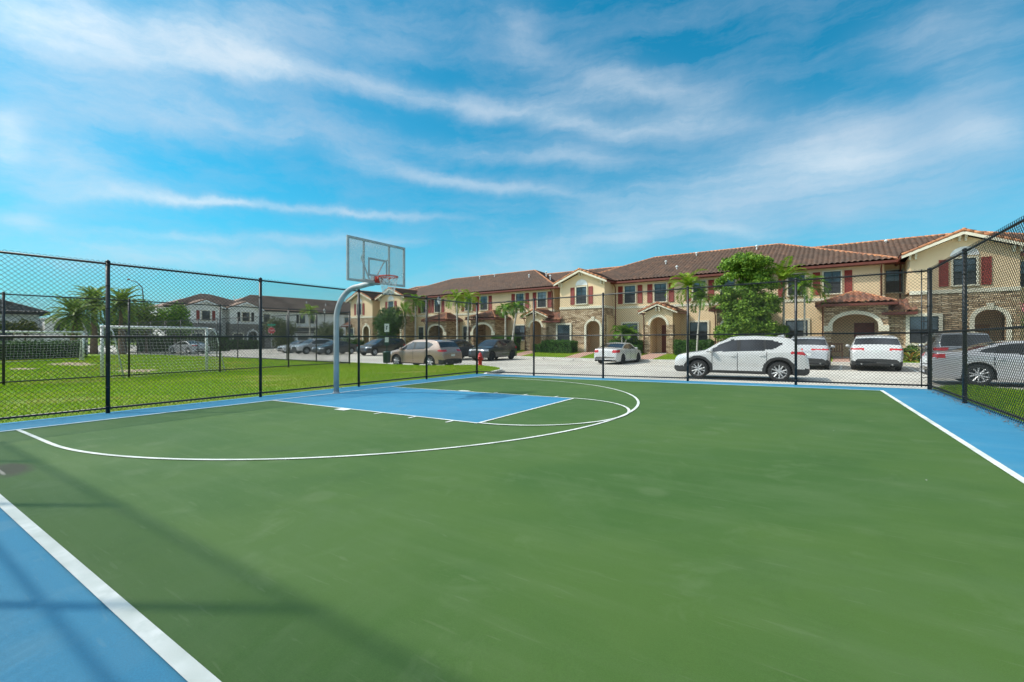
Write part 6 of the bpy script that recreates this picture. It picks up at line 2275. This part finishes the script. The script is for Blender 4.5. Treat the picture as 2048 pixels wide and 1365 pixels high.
# ------------------------------------------------------------------ street furniture
def hydrant(x, y, z):
    root = thing('fire_hydrant', 'red fire hydrant on the grass tip behind the corner post', 'hydrant', (x, y, z))
    b = MB()
    b.lathe([(0.17, 0), (0.17, 0.03), (0.11, 0.05), (0.105, 0.10), (0.105, 0.48), (0.145, 0.49), (0.145, 0.53), (0.115, 0.55), (0.11, 0.62), (0.085, 0.69), (0.04, 0.73), (0.001, 0.735)], (0, 0, 0), 'z', 20)
    b.build('barrel', M['hydrant'], root, True)
    MB().lathe([(0.03, 0.73), (0.03, 0.79), (0.001, 0.79)], (0, 0, 0), 'z', 5).build('cap_nut', M['hydrant'], root)
    for a, rr in ((0, 0.05), (PI, 0.05), (-PI / 2, 0.068)):
        c, s_ = math.cos(a), math.sin(a)
        MB().tube([(0.08 * c, 0.08 * s_, 0.40), (0.17 * c, 0.17 * s_, 0.40)], rr, 12).tube([(0.17 * c, 0.17 * s_, 0.40), (0.20 * c, 0.20 * s_, 0.40)], rr * 1.2, 8).build('outlet', M['hydrant'], root, True)


hydrant(-4.55, 12.35, -0.11)


def stop_sign():
    x, y = -42.6, 21.2
    root = thing('stop_sign', 'red octagonal stop sign with a green street sign above on one post', 'road sign', (x, y, -0.34), 0)
    dirc = Vector((CAM[0] - x, CAM[1] - y, 0)).normalized()
    root.rotation_euler = (0, 0, math.atan2(dirc.y, dirc.x) + PI / 2)  # local -y faces the court
    MB().tube([(0, 0.03, -0.1), (0, 0.03, 3.55)], 0.03, 8).build('post', M['galv'], root, True)
    oc = [(0.38 * math.cos(PI / 8 + k * PI / 4), 2.62 + 0.38 * math.sin(PI / 8 + k * PI / 4)) for k in range(8)]
    ow = [(0.405 * math.cos(PI / 8 + k * PI / 4), 2.62 + 0.405 * math.sin(PI / 8 + k * PI / 4)) for k in range(8)]
    sp = MB().prism(ow, 'y', -0.012, 0.0).build('sign_plate', M['white_paint'], root)
    MB().prism(oc, 'y', -0.018, -0.0125).build('red_face', M['sign_red'], sp)
    text_mesh('STOP', 0.26, (0, -0.020, 2.53), sp, M['white_paint'], 0.9)
    s2 = MB().box(-0.42, 0.42, -0.01, 0.005, 3.17, 3.40).build('street_name_plate', M['sign_green'], root)
    MB().box(-0.005, 0.005, -0.35, 0.35, 3.42, 3.62).build('street_name_plate', M['sign_green'], root)


def text_mesh(txt, size, loc, parent, m, xs_=1.0):
    cu = bpy.data.curves.new('lettering', 'FONT')
    cu.body = txt
    cu.size = size
    cu.align_x = 'CENTER'
    cu.extrude = 0.002
    tmp = bpy.data.objects.new('lettering', cu)
    COL.objects.link(tmp)
    dg = bpy.context.evaluated_depsgraph_get()
    me = bpy.data.meshes.new_from_object(tmp.evaluated_get(dg))
    bpy.data.objects.remove(tmp)
    o = bpy.data.objects.new('lettering', me)
    me.materials.clear()
    me.materials.append(m)
    COL.objects.link(o)
    o.parent = parent
    o.location = loc
    o.rotation_euler = (PI / 2, 0, 0)
    o.scale = (xs_, 1, 1)
    return o


stop_sign()


def pet_station():
    x, y = -10.75, 11.05
    root = thing('pet_waste_station', 'dark green pet waste post with two small white signs and a bin', 'waste station', (x, y, -0.15))
    dirc = Vector((CAM[0] - x, CAM[1] - y, 0)).normalized()
    root.rotation_euler = (0, 0, math.atan2(dirc.y, dirc.x) + PI / 2)
    MB().box(-0.03, 0.03, -0.03, 0.03, -0.1, 2.5).build('post', M['bin_green'], root)
    a = MB().box(-0.14, 0.14, -0.045, -0.031, 1.98, 2.48).build('sign_plate', M['white_paint'], root)
    MB().prism([(-0.05, 2.12), (0.02, 2.12), (0.02, 2.30), (0.055, 2.30), (0.055, 2.36), (-0.03, 2.36), (-0.03, 2.20), (-0.05, 2.20)], 'y', -0.05, -0.0455).build('symbol', M['bin_green'], a)
    MB().box(-0.15, 0.15, -0.16, -0.031, 1.15, 1.72).build('bag_dispenser', M['bin_green'], root)
    b = MB().box(-0.11, 0.11, -0.168, -0.161, 1.35, 1.68).build('sign_plate', M['white_paint'], root)
    MB().lathe([(0.19, 0.0), (0.22, 0.02), (0.235, 0.62), (0.245, 0.64), (0.23, 0.68), (0.10, 0.72), (0.001, 0.725)], (0, -0.02, 0.08), 'z', 20).build('bin', M['bin_green'], root, True)


pet_station()


def lantern(label, x, y, z, h):
    root = thing('lantern_post', label, 'street lamp', (x, y, z), 0, 'black lantern posts')
    MB().lathe([(0.14, 0), (0.14, 0.1), (0.08, 0.2), (0.055, 0.6), (0.045, h - 0.6), (0.06, h - 0.55), (0.04, h - 0.5)], (0, 0, 0), 'z', 12).build('post', M['black_metal'], root, True)
    MB().lathe([(0.07, h - 0.5), (0.17, h - 0.05), (0.17, h - 0.04)], (0, 0, 0), 'z', 8).build('lamp_glass', M['lamp_glass'], root)
    MB().lathe([(0.19, h - 0.04), (0.17, h), (0.05, h + 0.14), (0.02, h + 0.22)], (0, 0, 0), 'z', 8).build('lamp_cap', M['black_metal'], root)


lantern('black lantern post in front of the upstairs shutters left of the fence corner', -15.2, 20.6, -0.3, 5.1)
lantern('distant black lantern post left of the hoop pole by the white townhouses', -43.4, 28.8, -0.4, 5.6)


def cobra_lamp():
    root = thing('street_lamp', 'tall curved grey street lamp standing behind the date palms', 'street lamp', (-63.3, 15.2, -0.5))
    MB().tube([(0, 0, -0.1), (0, 0, 7.5), (-0.05, -0.1, 8.6), (-0.4, -0.55, 9.3), (-0.9, -1.2, 9.6)], [0.10, 0.08, 0.06, 0.05, 0.045], 10).build('pole', M['dark_steel'], root, True)
    MB().lathe([(0.02, 0.0), (0.12, 0.1), (0.14, 0.4), (0.05, 0.7)], (-1.0, -1.35, 9.62), 'x', 10).build('lamp_head', M['dark_steel'], root, True)


cobra_lamp()


def porch_bench():
    x, y = FW(-0.55, 34.7)
    root = thing('wooden_bench', 'dark wooden bench beside the wide arched porch, left of the white coupe SUV', 'bench', (x, y, ZB - 0.03), THETA)
    MB().box(-0.55, 0.55, -0.25, 0.22, 0.40, 0.45).build('seat', M['wood'], root)
    b = MB().box(-0.55, 0.55, 0.20, 0.25, 0.86, 0.95)
    for i in range(9):
        xx = -0.5 + i * 0.125
        b.box(xx - 0.02, xx + 0.02, 0.21, 0.24, 0.45, 0.86)
    b.build('backrest', M['wood'], root)
    for xx in (-0.52, 0.52):
        for yy in (-0.22, 0.22):
            MB().box(xx - 0.03, xx + 0.03, yy - 0.03, yy + 0.03, 0, 0.40 if yy < 0 else 0.86).build('leg', M['wood'], root)
        MB().box(xx - 0.035, xx + 0.035, -0.25, 0.20, 0.62, 0.66).build('armrest', M['wood'], root)


porch_bench()

# dead leaves and grit along the foot of the right-hand fence
g = np.random.default_rng(5)
n = 900
yy = g.uniform(-5.5, 7.4, n)
xx = 13.28 - np.abs(g.normal(0, 0.07, n))
zz = G(xx, yy) + 0.006 + g.uniform(0, 0.01, n)
a = g.uniform(0, 2 * PI, n)
s = g.uniform(0.008, 0.028, n)
V = np.stack([np.stack([xx + s * np.cos(a + k * PI / 2) * (1 if k % 2 else 0.5), yy + s * np.sin(a + k * PI / 2) * (1 if k % 2 else 0.5), zz + (0.006 if k % 2 else 0)], -1) for k in range(4)], 1).reshape(-1, 3)
mesh_obj('leaf_litter', V, np.arange(4 * n).reshape(n, 4), M['debris'])
link_props(bpy.data.objects['leaf_litter'], 'dead leaves and grit along the foot of the right-hand fence', 'leaf litter', None, 'stuff')


# ------------------------------------------------------------------ grass blades
M['soil'] = noise_mat('bare_sandy_soil', (0.30, 0.21, 0.13), (0.46, 0.35, 0.24), 3, 0.95, 0.5, 25)
g = random.Random(3)
SOIL = [(-24.8, 0.1, 2.6, 0.9), (-21.6, -2.4, 1.1, 0.5), (-15.5, 0.2, 1.3, 0.7)]
for (cx, cy, rx, ry) in SOIL:
    pts = []
    for k in range(28):
        a = 2 * PI * k / 28
        q = 1 + 0.22 * math.sin(3 * a + cx) + g.uniform(-0.12, 0.12)
        pts.append((cx + rx * q * math.cos(a), cy + ry * q * math.sin(a)))
    poly_sheet('bare_soil', pts, lambda x, y: -0.055, M['soil'])

def blades(name, label, n, xfun, mat, hmin, hmax, w, seed, dry=None):
    g = np.random.default_rng(seed)
    P = xfun(g, n)
    n = len(P)
    a = g.uniform(0, 2 * PI, n)
    h = g.uniform(hmin, hmax, n)
    ln = g.normal(0, 0.35, (n, 2)) * h[:, None]
    dx = np.stack([np.cos(a), np.sin(a)], -1) * (w * g.uniform(0.6, 1.3, n))[:, None]
    V = np.zeros((n, 3, 3))
    V[:, 0, :2] = P[:, :2] - dx
    V[:, 1, :2] = P[:, :2] + dx
    V[:, 2, :2] = P[:, :2] + ln
    V[:, 0, 2] = V[:, 1, 2] = P[:, 2] - 0.004
    V[:, 2, 2] = P[:, 2] + h
    o = mesh_obj(name, V.reshape(-1, 3), np.arange(3 * n).reshape(n, 3), mat)
    link_props(o, label, 'grass', None, 'stuff')
    return o


def inside(px, py, poly):
    r = np.zeros(len(px), bool)
    m = len(poly)
    for i in range(m):
        x0, y0 = poly[i]
        x1, y1 = poly[(i + 1) % m]
        c = ((y0 > py) != (y1 > py)) & (px < (x1 - x0) * (py - y0) / (y1 - y0 + 1e-12) + x0)
        r ^= c
    return r


def dist_edge(px, py, poly):
    dmin = np.full(len(px), 9.0)
    m = len(poly)
    for i in range(m):
        x0, y0 = poly[i]
        x1, y1 = poly[(i + 1) % m]
        dx, dy = x1 - x0, y1 - y0
        t = np.clip(((px - x0) * dx + (py - y0) * dy) / (dx * dx + dy * dy), 0, 1)
        dmin = np.minimum(dmin, np.hypot(px - x0 - t * dx, py - y0 - t * dy))
    return dmin


def field(drymode, x0, x1, y0, y1):
    def f(g, n):
        x = g.uniform(x0, x1, n)
        y = g.uniform(y0, y1, n)
        ok = inside(x, y, field_poly)
        pn = np.sin(x * 0.9 + 1.3 * np.sin(y * 0.7)) + np.sin(y * 1.1 + x * 0.35 + 2) + 0.8 * np.sin(x * 2.7 - y * 1.9) + g.normal(0, 0.6, n)
        ok &= (pn > 1.1) if drymode else (pn < 1.7)
        for (cx, cy, rx, ry) in SOIL:
            e = ((x - cx) / rx) ** 2 + ((y - cy) / ry) ** 2
            ok &= (e > 1.0 + 0.3 * g.normal(size=n)) | (g.random(n) < 0.12)
        x, y = x[ok], y[ok]
        d = dist_edge(x, y, field_poly)
        z = -0.06 - 0.13 * np.clip(1 - d / 1.0, 0, 1)
        return np.stack([x, y, z], -1)
    return f


blades('grass', 'bright green turf between the court fence and the soccer field', 150000, field(False, -12.5, -1.22, -9, 13), M['blade'], 0.025, 0.075, 0.007, 1)
blades('grass', 'yellowed dry patches in the turf beside the court fence', 60000, field(True, -12.5, -1.22, -9, 11), M['blade_dry'], 0.02, 0.06, 0.007, 2)
blades('grass', 'turf of the soccer field around the goals', 90000, field(False, -38, -12.5, -8, 11), M['blade'], 0.03, 0.09, 0.014, 3)
blades('grass', 'dry straw-coloured turf in front of the soccer goals', 60000, field(True, -38, -12.5, -8, 11), M['blade_dry'], 0.03, 0.08, 0.014, 4)


def vergef(g, n):
    x = g.uniform(13.42, 18, n)
    y = g.uniform(-6, 9.6, n)
    ok = inside(x, y, verge_poly)
    x, y = x[ok], y[ok]
    d = dist_edge(x, y, verge_poly)
    return np.stack([x, y, 0.21 - 0.08 * np.clip(1 - d / 0.5, 0, 1)], -1)


blades('grass', 'green verge outside the right-hand fence', 110000, vergef, M['blade'], 0.03, 0.10, 0.006, 5)


def frontf(g, n):
    s = g.uniform(-56, 10, n)
    m = g.uniform(31.8, 35.2, n)
    ok = np.ones(n, bool)
    for c, w in ((-23.5, 1.5), (-17.7, 1.35), (-11.8, 1.5), (0.6, 2.2), (-30.2, 2.0), (-37.1, 2.0), (6.5, 1.5), (-6.05, 1.8)):
        ok &= np.abs(s - c) > w / 2
    s, m = s[ok], m[ok]
    x = CAM[0] + s * cT + m * sT
    y = CAM[1] - s * sT + m * cT
    e = RZ(x) + 0.16
    t = np.clip((m - 31.75) / 3.2, 0, 1)
    return np.stack([x, y, e + (ZB - 0.03 - e) * t], -1)


blades('grass', 'strip of lawn between the kerb and the beige townhouses', 60000, frontf, M['blade'], 0.03, 0.09, 0.012, 6)
